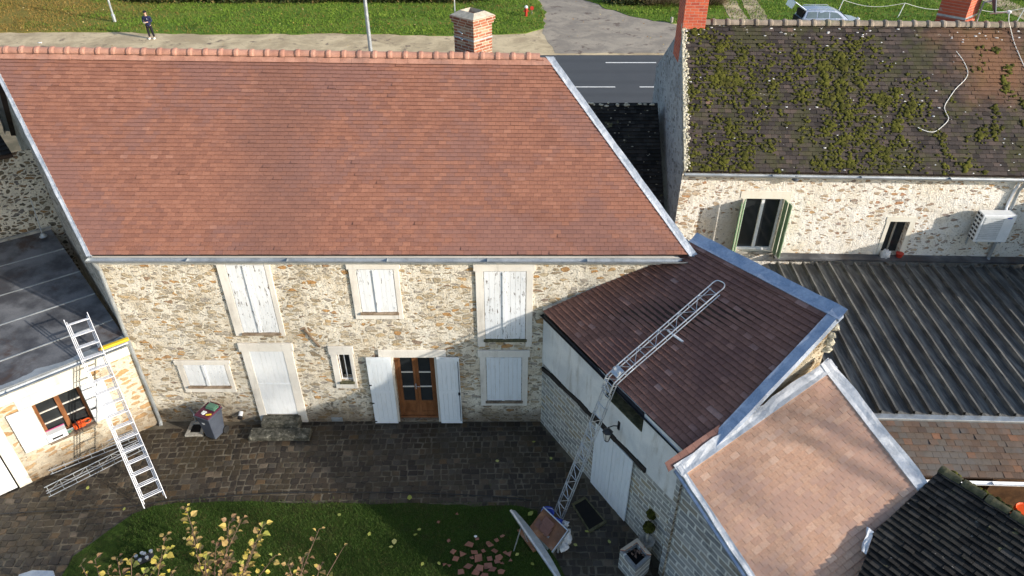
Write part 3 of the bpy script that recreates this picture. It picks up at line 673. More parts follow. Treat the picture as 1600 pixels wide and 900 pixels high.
V3 = np.zeros((N, 3, 3)); V3[:, 0, 0] = b_v[:, 0] - np.cos(ang) * wd; V3[:, 0, 1] = b_v[:, 1] - np.sin(ang) * wd; V3[:, 1, 0] = b_v[:, 0] + np.cos(ang) * wd; V3[:, 1, 1] = b_v[:, 1] + np.sin(ang) * wd
V3[:, 2, 0] = b_v[:, 0] + ln[:, 0]; V3[:, 2, 1] = b_v[:, 1] + ln[:, 1]; V3[:, :2, 2] = .03; V3[:, 2, 2] = .03 + hh
me = bpy.data.meshes.new('grass'); me.from_pydata(V3.reshape(-1, 3).tolist(), [], np.arange(N * 3).reshape(-1, 3).tolist()); me.update()
at = me.color_attributes.new('tint', 'FLOAT_COLOR', 'POINT'); cc = np.ones((N, 3, 4), dtype=np.float32); rr = np.clip(np.array(b_c) * .7 + rng.uniform(-.3, .45, N), 0, 1)
cc[:, :, 0] = rr[:, None]; at.data.foreach_set('color', cc.ravel())
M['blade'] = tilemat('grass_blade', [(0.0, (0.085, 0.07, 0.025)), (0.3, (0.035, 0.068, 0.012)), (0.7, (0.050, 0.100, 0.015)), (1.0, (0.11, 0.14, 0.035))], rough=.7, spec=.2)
me.materials.append(M['blade']); go = bpy.data.objects.new('grass', me); COL.objects.link(go); go['kind'] = 'stuff'; tag(go, 'short green grass of the shaded courtyard lawn', 'grass')

# ------------------------------------------------------------------ MAIN HOUSE
FM = Frame((-8.97, 12.9), (1, 0))
H = thing('stone_house', 'large cream rubble stone house with red clay tiled roof and white shutters', 'house', (-2.5, 12.9, 0))
EL = V(P(143, 398, 5.13).x, 12.75, 5.13); ER = V(P(1076, 401, 5.13).x, 12.75, 5.13)
def roofpt(px, py, A, B, pit):        # point seen at px,py on the plane through the eave A-B rising at pit
    e = (B - A).normalized(); hn = Vector((-e.y, e.x, 0)); nn = Vector((-hn.x * math.sin(pit), -hn.y * math.sin(pit), math.cos(pit)))
    r = ray(px, py); c0 = Vector((0, 0, CAM_H)); t_ = (A - c0).dot(nn) / r.dot(nn); return c0 + r * t_
RL = roofpt(-16, 80, EL, ER, R(45)); RR = roofpt(853, 91, EL, ER, R(45))
gd = Vector((RL.x - EL.x, RL.y - EL.y, 0)); gdr = Vector((RR.x - ER.x, RR.y - ER.y, 0))
# plan: front corners on the facade plane, rear corners straight behind the gables
fl, fr = V(-8.97, 12.9, 0), V(3.72, 12.9, 0)
rdg_l, rdg_r = RL.copy(), RR.copy()
bl_, br_ = fl + gd * 2.0, fr + gdr * 2.0
UZ = FM.uz
def rect(F, a, b, o=0.0):              # two opposite corners in the photo -> u0,u1,z0,z1
    (u0, z1), (u1, z0) = F.uz(*a, o), F.uz(*b, o); return [min(u0, u1), max(u0, u1), min(z0, z1), max(z0, z1)]
french = rect(FM, (613, 557), (686, 655)); french[2] = .04
barred = rect(FM, (526, 552), (553, 594))
mb = MB(); wall(mb, FM, 0, (fr - fl).x, 0, 5.02, [french, barred], reveal=.24)
def gable(mb, a, b, ztop, ridge, zbot=0):
    mb.add([V(a.x, a.y, zbot), V(b.x, b.y, zbot), V(b.x, b.y, ztop), V(ridge.x, ridge.y, ridge.z - .07), V(a.x, a.y, ztop)], [(0, 1, 2, 3, 4)])
mb.finish('facade_wall', M['rubble'], H)
mb = MB(); rl2 = fl + gd; rr2 = fr + gdr
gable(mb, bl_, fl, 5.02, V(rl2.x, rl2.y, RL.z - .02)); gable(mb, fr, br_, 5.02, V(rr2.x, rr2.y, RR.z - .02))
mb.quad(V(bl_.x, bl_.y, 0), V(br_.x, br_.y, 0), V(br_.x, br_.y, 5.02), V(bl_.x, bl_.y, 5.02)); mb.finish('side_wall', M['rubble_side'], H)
mb = MB(); tiles(mb, EL, ER, RR, RL, 50, .165, .014, .0028, drop=.012)
rear_l, rear_r = EL + gd * 2, ER + gdr * 2; rear_l.z = rear_r.z = 5.13
tiles(mb, rear_r, rear_l, RL, RR, 50, .165, .014, .002)
roof = mb.finish('roof', M['tile_main'], H)
mb = MB(); slab(mb, EL, ER, RR, RL, .10); slab(mb, rear_r, rear_l, RL, RR, .10); mb.finish('roof_deck', M['underlay'], roof)
mb = MB(); ridge_tiles(mb, RL + V(0, 0, .03), RR + V(-.12, 0, .03), .105, .335); mb.finish('ridge_tiles', M['ridge_tile'], roof, smooth=False)
# wide top course with the zinc edged verges
mb = MB(); nn = V(0, -math.sin(R(45)), math.cos(R(45)))
for (a, b, s_, l_) in ((EL, RL, V(-1, 0, 0), .095), (ER, RR, V(1, 0, 0), .18)):
    mb = MB(); strip(mb, a - (b - a).normalized() * .05, b + (b - a).normalized() * .02, s_ , l_, nn, .048, lip=.10); mb.finish('verge_flashing', M['lead'], roof)
for (a, b, s_, l_) in ((rear_l, RL, V(-1, 0, 0), .17), (rear_r, RR, V(1, 0, 0), .21)):
    mb = MB(); strip(mb, a, b, s_, l_, V(0, .7, .7), .030, lip=.10); mb.finish('verge_flashing', M['lead'], roof)
mb = MB(); rowL, rowR = lerp(RL, EL, .045), lerp(RR, ER, .045); tiles(mb, rowL + nn * .022, rowR + nn * .022, RR + nn * .022, RL + nn * .022, 1, .25, .014); mb.finish('top_course', M['ridge_tile'], roof)
mb = MB(); halfpipe(mb, V(EL.x - .08, 12.66, 5.075), V(ER.x - .02, 12.66, 5.055), .075); mb.finish('gutter', M['zinc'], H)
mb = MB(); mb.fbox(FM, -.02, 12.72, 4.83, 5.0, .001, .07); mb.fbox(FM, -.02, 12.72, 5.0, 5.04, .001, .14); mb.finish('cornice', M['cornice'], H, bevel=.01)
pa = V(-8.93, 12.70, 5.0)
mb = MB(); mb.tube([pa, V(-8.93, 12.74, 4.88), V(-8.93, 12.82, 4.7), V(-8.93, 12.82, .08), V(-8.90, 12.74, .02)], .045, 10)
for z in (4.4, 3.0, 1.6, .5): mb.lathe(V(-8.93, 12.82, z), [(.052, -.02), (.052, .02)], 10)
mb.finish('downpipe', M['zinc'], H, smooth=False)
# rising diagonal iron brace visible on the facade
def shutter_pair(parent, F, r, mat, o=.03, gap=.01, boards=4, cover='c', open_=None, th=.03, rails=True, name='shutter'):
    u0, u1, z0, z1 = r; um = (u0 + u1) / 2
    for side, (a, b) in enumerate(((u0, um - gap / 2), (um + gap / 2, u1))):
        m_ = MB(); bw = (b - a) / boards
        for k in range(boards):
            m_.fbox(F, a + k * bw + .0015, a + (k + 1) * bw - .0015, z0 + random.uniform(0, .006), z1 - random.uniform(0, .006), o, o + th + random.uniform(-.001, .001))
        if cover == 'c' and side == 0: m_.fbox(F, b - .05, b + .018, z0 + .01, z1 - .01, o + th + .001, o + th + .022)
        if rails:
            for z in (z0 + (z1 - z0) * .1, z1 - (z1 - z0) * .1):
                m_.fbox(F, a + .002, a + (b - a) * .16, z - .035, z + .035, o + th + .001, o + th + .007) if side == 0 else m_.fbox(F, b - (b - a) * .16, b - .002, z - .035, z + .035, o + th + .001, o + th + .007)
        s_ = m_.finish(name, mat if side == 0 or mat != M['white_peel'] else M['white_peel'], parent, bevel=.0015)
def surround(parent, F, outer, inner, o=.045, lintel_over=0.0, sill=True, mat=None, ears=.04, sillmat=None, bottom=True):
    mat = mat or M['surround']; m_ = MB(); u0, u1, z0, z1 = outer; a, b, c, d = inner
    m_.fbox(F, u0 - ears, u1 + ears, d, z1, .001, o + .012); m_.fbox(F, u0, a, z0, d - .001, .001, o); m_.fbox(F, b, u1, z0, d - .001, .001, o)
    if bottom and c - z0 > .03: m_.fbox(F, a + .001, b - .001, z0, c - .002, .001, o - .003)
    fo = m_.finish('window_frame', mat, parent, bevel=.008)
    if sill:
        s_ = MB(); s_.fbox(F, a - .03, b + .03, c - .055, c, .002, o + .05); s_.finish('sill', sillmat or M['sillwood'], parent, bevel=.008)
    return fo
def blind_window(label, outer_px, inner_px, mat, sillmat=None, boards=4, ears=.04, bottom=True):
    o_ = rect(FM, *outer_px); i_ = rect(FM, *inner_px)
    e = bpy.data.objects.new('window', None); COL.objects.link(e); e.parent = H; e.location = FM.pt((i_[0] + i_[1]) / 2, i_[2], 0) - world_loc(H); e['label'] = label
    surround(e, FM, o_, i_, sillmat=sillmat, ears=ears, bottom=bottom)
    shutter_pair(e, FM, [i_[0] + .01, i_[1] - .01, i_[2] + .005, i_[3] - .012], mat, .012, boards=boards)
    return e
blind_window('tall closed shutters with peeling paint at the upper left', ((337, 409), (447, 523)), ((352, 412), (438, 518)), M['white_peel'], bottom=False)
blind_window('low wide closed shutters near the ground', ((274, 562), (371, 611)), ((286, 568), (361, 601)), M['white_peel2'], boards=5)
blind_window('short closed shutters at the top middle', ((543, 411), (631, 497)), ((556, 419), (622, 486)), M['white_peel2'])
blind_window('tall closed shutters with flaking right leaf at the upper right', ((742, 411), (831, 540)), ((755, 422), (821, 528)), M['white_peel'], sillmat=M['mossstone'], bottom=False)
blind_window('closed shutters in the lower right of the facade', ((749, 546), (824, 632)), ((759, 556), (815, 624)), M['white_shaded'], sillmat=M['oldwood'])
# blind white door with steps
D = bpy.data.objects.new('door', None); COL.objects.link(D); D.parent = H; D['label'] = 'white board door above two stone steps'
di = rect(FM, (390, 547), (466, 645)); do_ = rect(FM, (374, 535), (482, 656)); D.location = FM.pt((di[0] + di[1]) / 2, di[2], 0) - world_loc(H)
surround(D, FM, [do_[0], do_[1], .02, do_[3]], di, sill=False, bottom=False)
mb = MB(); bw = (di[1] - di[0]) / 7
for k in range(7): mb.fbox(FM, di[0] + k * bw + .0015, di[0] + (k + 1) * bw - .0015, di[2], di[3] - .005, .01, .035)
mb.fbox(FM, di[0] + .01, di[1] - .01, lerp(di[2], di[3], .48), lerp(di[2], di[3], .50), .0355, .045); mb.finish('door_leaf', M['white'], D, bevel=.0015)
mb = MB(); mb.fbox(FM, di[0] + .02, di[1] - .02, .30, di[2] - .003, .001, .05); mb.finish('threshold', M['concrete'], D, bevel=.01)
u0, u1 = di[0], di[1]
ST = thing('stone_steps', 'two mossy stone steps beneath the white board door', 'steps', FM.pt((u0 + u1) / 2, 0, .4))
mb = MB(); mb.fbox(FM, u0 - .08, u1 + .08, .002, .30, .052, .34); mb.finish('upper_step', M['stepstone'], ST, bevel=.03)
mb = MB(); mb.fbox(FM, u0 - .32, u1 + .40, .001, .15, .342, .68); mb.finish('lower_step', M['stepstone'], ST, bevel=.03)
# barred window
BW = bpy.data.objects.new('window', None); COL.objects.link(BW); BW.parent = H; BW['label'] = 'narrow barred window with mossy sill'; BW.location = FM.pt(barred[0], barred[2], 0) - world_loc(H)
bo = rect(FM, (514, 540), (560, 605)); surround(BW, FM, bo, barred, ears=.03, sillmat=M['mossstone'])
mb = MB(); mb.fbox(FM, barred[0] + .001, barred[1] - .001, barred[2], barred[3], -.235, -.22); mb.finish('pane', M['glass'], BW)
mb = MB(); um = (barred[0] + barred[1]) / 2
for u in (barred[0] + .02, um, barred[1] - .02): mb.tube([FM.pt(u, barred[2] + .01, -.04), FM.pt(u, barred[3] - .005, -.04)], .011, 6)
for z in (barred[2] + .03, barred[3] - .05): mb.tube([FM.pt(barred[0] + .002, z, -.04), FM.pt(barred[1] - .002, z, -.04)], .011, 6)
mb.finish('bars', M['pvc'], BW)
# french door
FD = bpy.data.objects.new('french_door', None); COL.objects.link(FD); FD.parent = H; FD['label'] = 'brown glazed double door with open white shutters'; FD.location = FM.pt((french[0] + french[1]) / 2, 0, 0) - world_loc(H)
a, b, c, d = french; um = (a + b) / 2; o0, o1 = -.20, -.15
mb = MB(); li = rect(FM, (590, 544), (697, 555)); mb.fbox(FM, li[0], li[1], d + .002, d + .22, .001, .05)
mb.fbox(FM, a - .10, a - .002, .02, d, .001, .03); mb.fbox(FM, b + .002, b + .06, .02, d, .001, .03); mb.finish('lintel', M['surround'], FD, bevel=.008)
mb = MB(); mb.fbox(FM, a + .001, b - .001, c, c + .05, -.23, -.10); mb.fbox(FM, a + .001, a + .06, c + .05, d - .07, -.23, -.13); mb.fbox(FM, b - .06, b - .001, c + .05, d - .07, -.23, -.13); mb.fbox(FM, a + .001, b - .001, d - .07, d - .001, -.23, -.13)
mb.finish('door_frame', M['brownwood'], FD, bevel=.005)
for (p, q) in ((a + .062, um - .002), (um + .002, b - .062)):
    mb = MB(); z0, z1 = c + .052, d - .072; st_ = .07
    mb.fbox(FM, p, p + st_, z0, z1, o0, o1); mb.fbox(FM, q - st_, q, z0, z1, o0, o1); mb.fbox(FM, p + st_, q - st_, z1 - .09, z1, o0, o1 - .002)
    mb.fbox(FM, p + st_, q - st_, z0, z0 + .12, o0, o1 - .002); mb.fbox(FM, p + st_, q - st_, z0 + .12, z0 + .42, o0 + .01, o1 - .025); mb.fbox(FM, p + st_, q - st_, z0 + .42, z0 + .50, o0, o1 - .002)
    leaf = mb.finish('door_leaf', M['brownwood'], FD, bevel=.004)
    mb = MB(); zz0, zz1 = z0 + .50, z1 - .09
    for k in (1, 2): mb = MB(); mb.fbox(FM, p + st_, q - st_, lerp(zz0, zz1, k / 3) - .015, lerp(zz0, zz1, k / 3) + .015, o0 + .01, o1 - .006); mb.finish('glazing_bar', M['surround'], leaf)
    mb = MB(); mb.fbox(FM, p + st_, q - st_, zz0, zz1, o0 + .015, o0 + .025); mb.finish('pane', M['glass'], leaf)
mb = MB(); hx = um - .03; mb.fbox(FM, hx - .012, hx + .012, 1.0, 1.18, o1, o1 + .012); mb.tube([FM.pt(hx, 1.12, o1 + .01), FM.pt(hx, 1.12, o1 + .05), FM.pt(hx + .10, 1.11, o1 + .05)], .009, 6); mb.finish('handle', M['galv'], FD)
def openleaf(parent, F, r, o=.07, th=.035, tiltu=0.0, mat=None, boards=5, bolt=True):
    u0, u1, z0, z1 = r; m_ = MB(); bw = (u1 - u0) / boards
    for k in range(boards): m_.fbox(F, u0 + k * bw + .0015, u0 + (k + 1) * bw - .0015, z0, z1, o, o + th)
    for f in (.04, .5, .96): m_.fbox(F, u0 + .004, u1 - .004, lerp(z0, z1, f) - .05, lerp(z0, z1, f) + .05, o + th + .0005, o + th + .004)
    s_ = m_.finish('shutter', mat or M['white_shaded'], parent, bevel=.0015)
    return s_
l_ = rect(FM, (570, 556), (609, 560), .08); zb, zt = .05, d + .04
s1 = openleaf(FD, FM, [FM.uz(571, 556, .08)[0], FM.uz(609.5, 556, .08)[0], zb, zt]); s2 = openleaf(FD, FM, [FM.uz(681.5, 558, .08)[0], FM.uz(717, 558, .08)[0], zb, zt])
mb = MB(); ur = FM.uz(717, 558, .08)[0]
mb.tube([FM.pt(ur - .03, .15, .125), FM.pt(ur - .03, zt - .1, .125)], .008, 6); mb.fbox(FM, ur - .06, ur - .01, 1.05, 1.12, .118, .145); mb.finish('bolt', M['blackpaint'], s2)
mb = MB(); ul = FM.uz(571, 556, .08)[0]
for z in (.12, .75, 1.35): mb = MB(); mb.fbox(FM, ul - .012, ul + .05, z - .015, z + .015, .106, .118); mb.finish('hinge', M['blackpaint'], s1)
# small facade extras
mb = MB(); q0 = FM.pt(*FM.uz(476, 514), .03); q1 = FM.pt(*FM.uz(500, 541), .03); mb.bar(q0, q1, .05, .03, (0, -1, 0)); mb.finish('timber_brace', M['sillwood'], H, bevel=.005)
mb = MB(); q = rect(FM, (517, 648), (537, 661)); mb.fbox(FM, q[0], q[1], .03, .16, .002, .03); mb.finish('vent_cover', M['zinc'], H, bevel=.01)
# brick chimney on the rear slope of the main roof
ca = R(47); ax = V(math.cos(ca), math.sin(ca), 0); ay = V(-math.sin(ca), math.cos(ca), 0)
cc = V(P(744, 62, 8.3).x - .05, 17.0, 0); hx, hy = .30, .33
def chimbox(mb, c, ax, ay, hx, hy, z0, z1): mb.box(V(c.x, c.y, (z0 + z1) / 2), ax * hx, ay * hy, (0, 0, (z1 - z0) / 2))
CH = bpy.data.objects.new('chimney', None); COL.objects.link(CH); CH.parent = H; CH.location = V(cc.x, cc.y, 7.4) - world_loc(H); CH['label'] = 'red brick chimney with mortar cap and metal band'
ztop = 8.98
mb = MB(); chimbox(mb, cc, ax, ay, hx, hy, 7.2, ztop - .16); chimbox(mb, cc, ax, ay, hx + .035, hy + .035, ztop - .16, ztop - .09); chimbox(mb, cc, ax, ay, hx + .06, hy + .06, ztop - .09, ztop); mb.finish('stack', M['brick'], CH, bevel=.006)
mb = MB(); o_ = [cc + ax * sx * (hx + .05) + ay * sy * (hy + .05) + V(0, 0, ztop + .001) for sx, sy in ((-1, -1), (1, -1), (1, 1), (-1, 1))]
i_ = [cc + ax * sx * .17 + ay * sy * .23 + V(0, 0, ztop + .10) for sx, sy in ((-1, -1), (1, -1), (1, 1), (-1, 1))]; dn = [p - V(0, 0, .12) for p in i_]
mb.add(o_ + i_ + dn, [(0, 1, 5, 4), (1, 2, 6, 5), (2, 3, 7, 6), (3, 0, 4, 7), (4, 5, 9, 8), (5, 6, 10, 9), (6, 7, 11, 10), (7, 4, 8, 11)]); mb.finish('cap', M['mortarcap'], CH)
mb = MB(); mb.quad(*[p + V(0, 0, .002) for p in dn]); mb.finish('flue', M['redpaint'] if False else M['ply'], CH)
mb = MB(); chimbox(mb, cc, ax, ay, hx + .006, hy + .006, ztop - .50, ztop - .46); mb.finish('band', M['galv'], CH)
AM = thing('antenna_mast', 'thin metal mast clamped beside the brick chimney of the main roof', 'mast', cc - ax * (hx + .12) + V(0, 0, 8.2))
mp = cc - ax * (hx + .16) + ay * .22; mp.z = 0
mx = V(P(711, 60, 8.5).x, 17.0 + .1, 0)
mb = MB(); mb.tube([mx + V(0, 0, 7.9), mx + V(0, 0, 11.2)], .014, 8); mb.finish('pole', M['galv'], AM)
mb = MB(); w1 = cc - ax * hx; w1.z = 0
for z in (ztop - .48, ztop - .34): mb.tube([mx + V(0, 0, z), V(w1.x - .02, w1.y - .1, z)], .014, 6)
mb.box(mx + V(.04, 0, ztop - .40), (.035, 0, 0), (0, .03, 0), (0, 0, .09)); mb.finish('bracket', M['galv'], AM, bevel=.005)

# ------------------------------------------------------------------ BLACK ROOFED OUTBUILDING between the houses
OB = thing('outbuilding', 'low outbuilding with blackened tile roof between the main house and the neighbour', 'outbuilding', (2, 20, 0))
a, b = V(-.6, 17.5, 2.95), V(4.38, 17.5, 2.95); c, d = V(4.38, 20.7, 5.5), V(-.6, 20.7, 5.5)
mb = MB(); tiles(mb, a, b, c, d, 34, .17, .016, .008, drop=.06)
r1, r2 = V(4.38, 23.6, 3.2), V(-.6, 23.6, 3.2); tiles(mb, r1, r2, d, c, 30, .17, .016, .006)
ro = mb.finish('roof', M['tile_black'], OB); mb = MB(); slab(mb, a, b, c, d, .1); slab(mb, r1, r2, d, c, .1); mb.finish('roof_deck', M['underlay'], ro)
mb = MB()
for k in range(26):
    x = random.uniform(1.8, 4.3); mb.blob(V(x, 20.68 + random.uniform(-.12, .05), 5.52 - random.uniform(0, .06)), (random.uniform(.03, .09), .05, .035), k, sub=1)
rm_ = mb.finish('ridge_mortar', M['verge_mortar'], ro); rm_['kind'] = 'stuff'
mb = MB()
for k in range(70):
    s_ = random.uniform(.1, 1); x = random.uniform(2.2, 4.3); mb.blob(V(x, lerp(17.5, 20.7, s_), lerp(2.95, 5.5, s_) + .03), (random.uniform(.015, .045), .02, .012), k, sub=1)
lo = mb.finish('lichen', M['verge_mortar'], ro); lo['kind'] = 'stuff'
mb = MB(); mb.abox(-.4, 4.36, 17.7, 23.4, 0, 2.9); mb.finish('wall', M['rubble_side'], OB)

# ------------------------------------------------------------------ NEIGHBOUR'S HOUSE
FN = Frame((4.47, 16.96), (math.cos(R(-1.9)), math.sin(R(-1.9))))
NH = thing('neighbour_house', 'neighbouring pale stone house with a dark mossy tile roof', 'house', FN.pt(5, 0, -3))
def npt(u, v, z): return FN.pt(u, z, -v)
LN = 11.3
nf = rect(FN, (1166, 310), (1224, 393)); nf[1] = FN.uz(1226, 310)[0]; nf[0] = FN.uz(1166, 310)[0]
ns = rect(FN, (1389, 346), (1418, 398)); ns[0] = FN.uz(1391, 347)[0]; ns[1] = FN.uz(1422, 347)[0]
mb = MB(); wall(mb, FN, 0, LN, 0, 5.08, [nf, ns], reveal=.22); mb.finish('facade_wall', M['rubble_n'], NH)
ER_, RZ, RV, BV, BZ = 5.15, 8.10, 2.68, 5.95, 5.95
mb = MB(); g0 = npt(0, 0, 0)
mb.add([npt(0, BV, 0), npt(0, 0, 0), npt(0, 0, 5.08), npt(0, RV, RZ - .08), npt(0, BV, BZ - .05)], [(0, 1, 2, 3, 4)])
mb.add([npt(LN, 0, 0), npt(LN, BV, 0), npt(LN, BV, BZ - .05), npt(LN, RV, RZ - .08), npt(LN, 0, 5.08)], [(0, 1, 2, 3, 4)])
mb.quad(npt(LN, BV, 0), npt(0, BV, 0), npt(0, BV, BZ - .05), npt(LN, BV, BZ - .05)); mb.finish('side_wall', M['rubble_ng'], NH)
a, b, c, d = npt(.06, -.16, ER_ - .02), npt(LN, -.16, ER_ - .02), npt(LN, RV, RZ), npt(.06, RV, RZ)
mb = MB(); tiles(mb, a, b, c, d, 36, .17, .016, .007, drop=.05); r1, r2 = npt(LN, BV + .15, BZ - .08), npt(.06, BV + .15, BZ - .08); tiles(mb, r1, r2, d, c, 34, .17, .016, .006)
nro = mb.finish('roof', M['tile_mossy'], NH); mb = MB(); slab(mb, a, b, c, d, .1); slab(mb, r1, r2, d, c, .1); mb.finish('roof_deck', M['underlay'], nro)
mb = MB(); ridge_tiles(mb, npt(.0, RV, RZ + .03), npt(LN, RV, RZ + .03), .115, .365, .024); mb.finish('ridge_tiles', M['ridge_old'], nro)
nrm = ((b - a).cross(d - a)).normalized()
mb = MB()
for k in range(150):                                          # crumbling mortar fillet down the left verge
    s_ = (k + random.random()) / 150; p = lerp(a, d, s_) + nrm * .025 + FN.e * random.uniform(-.05, .07); mb.blob(p, (random.uniform(.03, .06), random.uniform(.03, .06), random.uniform(.02, .045)), k, sub=1, amp=.5)
mb.bar(a - FN.e * .04, d - FN.e * .04, .06, .09, nrm); mb.finish('verge_mortar', M['verge_mortar'], nro)
mb = MB(); cr = MB(); k = 0
TPL = [[v * (1 + .55 * mnoise.noise(v * 1.8 + V(q * 7.3, q, 0)) + .35 * mnoise.noise(v * 5 + V(q, 3, 0))) for v in ico(2)[0]] for q in range(16)]
for i in range(19000):
    u, s_ = random.uniform(.1, LN), random.random()
    nz = .6 * mnoise.noise(Vector((u * .8, s_ * 2.6, 1.3))) + .75 * mnoise.noise(Vector((u * 2.8, s_ * 9, 4)))
    dens = nz + .46 - max(0, (u - 4.6)) * .10 + (.12 if u < 1.6 else 0) - (.35 if s_ > .93 else 0)
    if u > 8.5: dens -= .1
    if random.random() < dens * .9 - .12:
        p = a + FN.e * (u - .06) + (d - a) * s_ + nrm * .042; r_ = random.uniform(.017, .046) * (1.3 if nz > .35 else .9)
        tv = TPL[i % 16]; sx, sy, sz = r_ * random.uniform(.9, 1.6), r_ * random.uniform(.8, 1.3), r_ * .42; ca_, sa_ = math.cos(i), math.sin(i)
        e1_, e2_ = FN.e, nrm.cross(FN.e); mb.add([p + e1_ * (v.x * ca_ - v.y * sa_) * sx + e2_ * (v.x * sa_ + v.y * ca_) * sy + nrm * v.z * sz for v in tv], ico(2)[1])
mo = mb.finish('moss', M['moss'], nro, smooth=True); mo['kind'] = 'stuff'
for i in range(230):
    u, s_ = random.uniform(.1, LN), random.random() if i % 3 else random.uniform(.9, .985)
    p = a + FN.e * (u - .06) + (d - a) * s_ + nrm * .03; r_ = random.uniform(.008, .03); cr.blob(p, (r_ * 1.5, r_, r_ * .6), i, sub=1, amp=.5)
lo = cr.finish('lichen', M['cloth'], nro); lo['kind'] = 'stuff'
mb = MB(); halfpipe(mb, npt(.0, -.24, ER_ - .06), npt(LN, -.24, ER_ - .08), .065); mb.finish('gutter', M['zinc'], NH)
mb = MB(); q = FN.uz(1592, 290)[0]; mb.tube([npt(q, -.24, 5.0), npt(q, -.16, 4.85), npt(q, -.08, 4.7), npt(q, -.08, 2.62), npt(q - .02, -.16, 2.55)], .045, 10); mb.finish('downpipe', M['zinc'], NH)
# window with white frame and open green shutters
WN = bpy.data.objects.new('window', None); COL.objects.link(WN); WN.parent = NH; WN['label'] = 'tall window with open green shutters'; WN.location = FN.pt(nf[0], nf[2], 0) - world_loc(NH)
a_, b_, c_, d_ = nf; um = (a_ + b_) / 2
mb = MB(); 
for (p, q) in ((a_ + .001, a_ + .05), (um - .04, um + .04), (b_ - .05, b_ - .001)): mb.fbox(FN, p, q, c_ + .06, d_ - .051, -.16, -.10)
mb.fbox(FN, a_ + .001, b_ - .001, c_, c_ + .06, -.16, -.09); mb.fbox(FN, a_ + .001, b_ - .001, d_ - .05, d_ - .001, -.16, -.10); mb.finish('frame', M['pvc'], WN, bevel=.004)
mb = MB(); mb.fbox(FN, a_ + .002, b_ - .002, c_ + .002, d_ - .002, -.20, -.165); mb.finish('pane', M['glass'], WN)
mb = MB(); mb.fbox(FN, a_ - .12, b_ + .12, c_ - .07, c_ - .002, .002, .06); mb.finish('sill', M['concrete'], WN, bevel=.005)
mb = MB(); mb.fbox(FN, a_ - .16, b_ + .16, d_ + .002, d_ + .22, .001, .012); mb.fbox(FN, a_ - .10, a_ - .002, c_, d_, .001, .012); mb.fbox(FN, b_ + .002, b_ + .16, c_, d_, .001, .012); mb.finish('surround', M['cream'], WN)
for side, uh in ((-1, a_ - .01), (1, b_ + .01)):             # leaves folded back in two, standing out from the wall
    mb = MB(); ang_ = R(66) if side < 0 else R(84); dv = FN.e * (side * math.cos(ang_)) + FN.n * math.sin(ang_); pn = V(-dv.y, dv.x, 0)
    for j, (s0, s1) in enumerate(((.02, .24), (.25, .46)) if side < 0 else ((.02, .20), (.21, .38))):
        off = pn * (.0 if j == 0 else .04 * side)
        mb.box(FN.pt(uh, (c_ + d_) / 2, .02) + dv * ((s0 + s1) / 2) + off, dv * ((s1 - s0) / 2), pn * .014, (0, 0, (d_ - c_) / 2))
    mb.finish('shutter', M['greenpaint'], WN, bevel=.004)
SW = bpy.data.objects.new('window', None); COL.objects.link(SW); SW.parent = NH; SW['label'] = 'small dark window near the air conditioner'; SW.location = FN.pt(ns[0], ns[2], 0) - world_loc(NH)
a_, b_, c_, d_ = ns; um = (a_ + b_) / 2
mb = MB(); mb.fbox(FN, a_ + .001, b_ - .001, c_, d_, -.215, -.20); mb.finish('pane', M['glass'], SW)
mb = MB(); mb.fbox(FN, um - .02, um + .02, c_ + .002, d_ - .002, -.19, -.16); mb.finish('mullion', M['concrete'], SW)
mb = MB(); mb.fbox(FN, a_ - .10, a_ - .002, c_, d_ + .002, .001, .014); mb.fbox(FN, b_ + .002, b_ + .14, c_, d_ + .002, .001, .014); mb.fbox(FN, a_ - .12, b_ + .16, d_ + .004, d_ + .14, .001, .014); mb.finish('surround', M['cream'], SW)
mb = MB(); q = FN.uz(1242, 268)[0]; mb.lathe(FN.pt(q, 5.0, .16), [(.05, -.10), (.085, -.07), (.09, 0), (.05, .05)], 12); mb.fbox(FN, q - .02, q + .02, 4.95, 5.02, .002, .1); fl_ = mb.finish('floodlight', M['dishmat'], NH)
# chimneys of the neighbour
def nchim(label, c, ax, ay, hx, hy, z0, z1, strap=None):
    e = bpy.data.objects.new('chimney', None); COL.objects.link(e); e.parent = NH; e.location = V(c.x, c.y, z0) - world_loc(NH); e['label'] = label
    m_ = MB(); chimbox(m_, c, ax, ay, hx, hy, z0, z1); m_.finish('stack', M['brick_red'], e, bevel=.005)
    m_ = MB(); chimbox(m_, c, ax, ay, hx + .05, hy + .05, z1 + .001, z1 + .08); m_.finish('cap', M['concrete'], e, bevel=.01)
    if strap: m_ = MB(); chimbox(m_, c, ax, ay, hx + .006, hy + .006, strap, strap + .05); m_.finish('strap', M['galv'], e)
    return e
nchim('red brick chimney at the left gable of the neighbour', npt(.29, 2.95, 0), FN.e, -FN.n, .30, .42, 7.1, 10.2)
c2 = V(P(1497, 20, 8.3).x, npt(8, 3.35, 0).y, 0); a2 = V(math.cos(R(42)), math.sin(R(42)), 0)
nchim('broad red brick chimney behind the neighbour ridge near the dish', V(c2.x + .05, c2.y, 0), a2, V(-a2.y, a2.x, 0), .42, .36, 7.0, 10.2, 8.22)
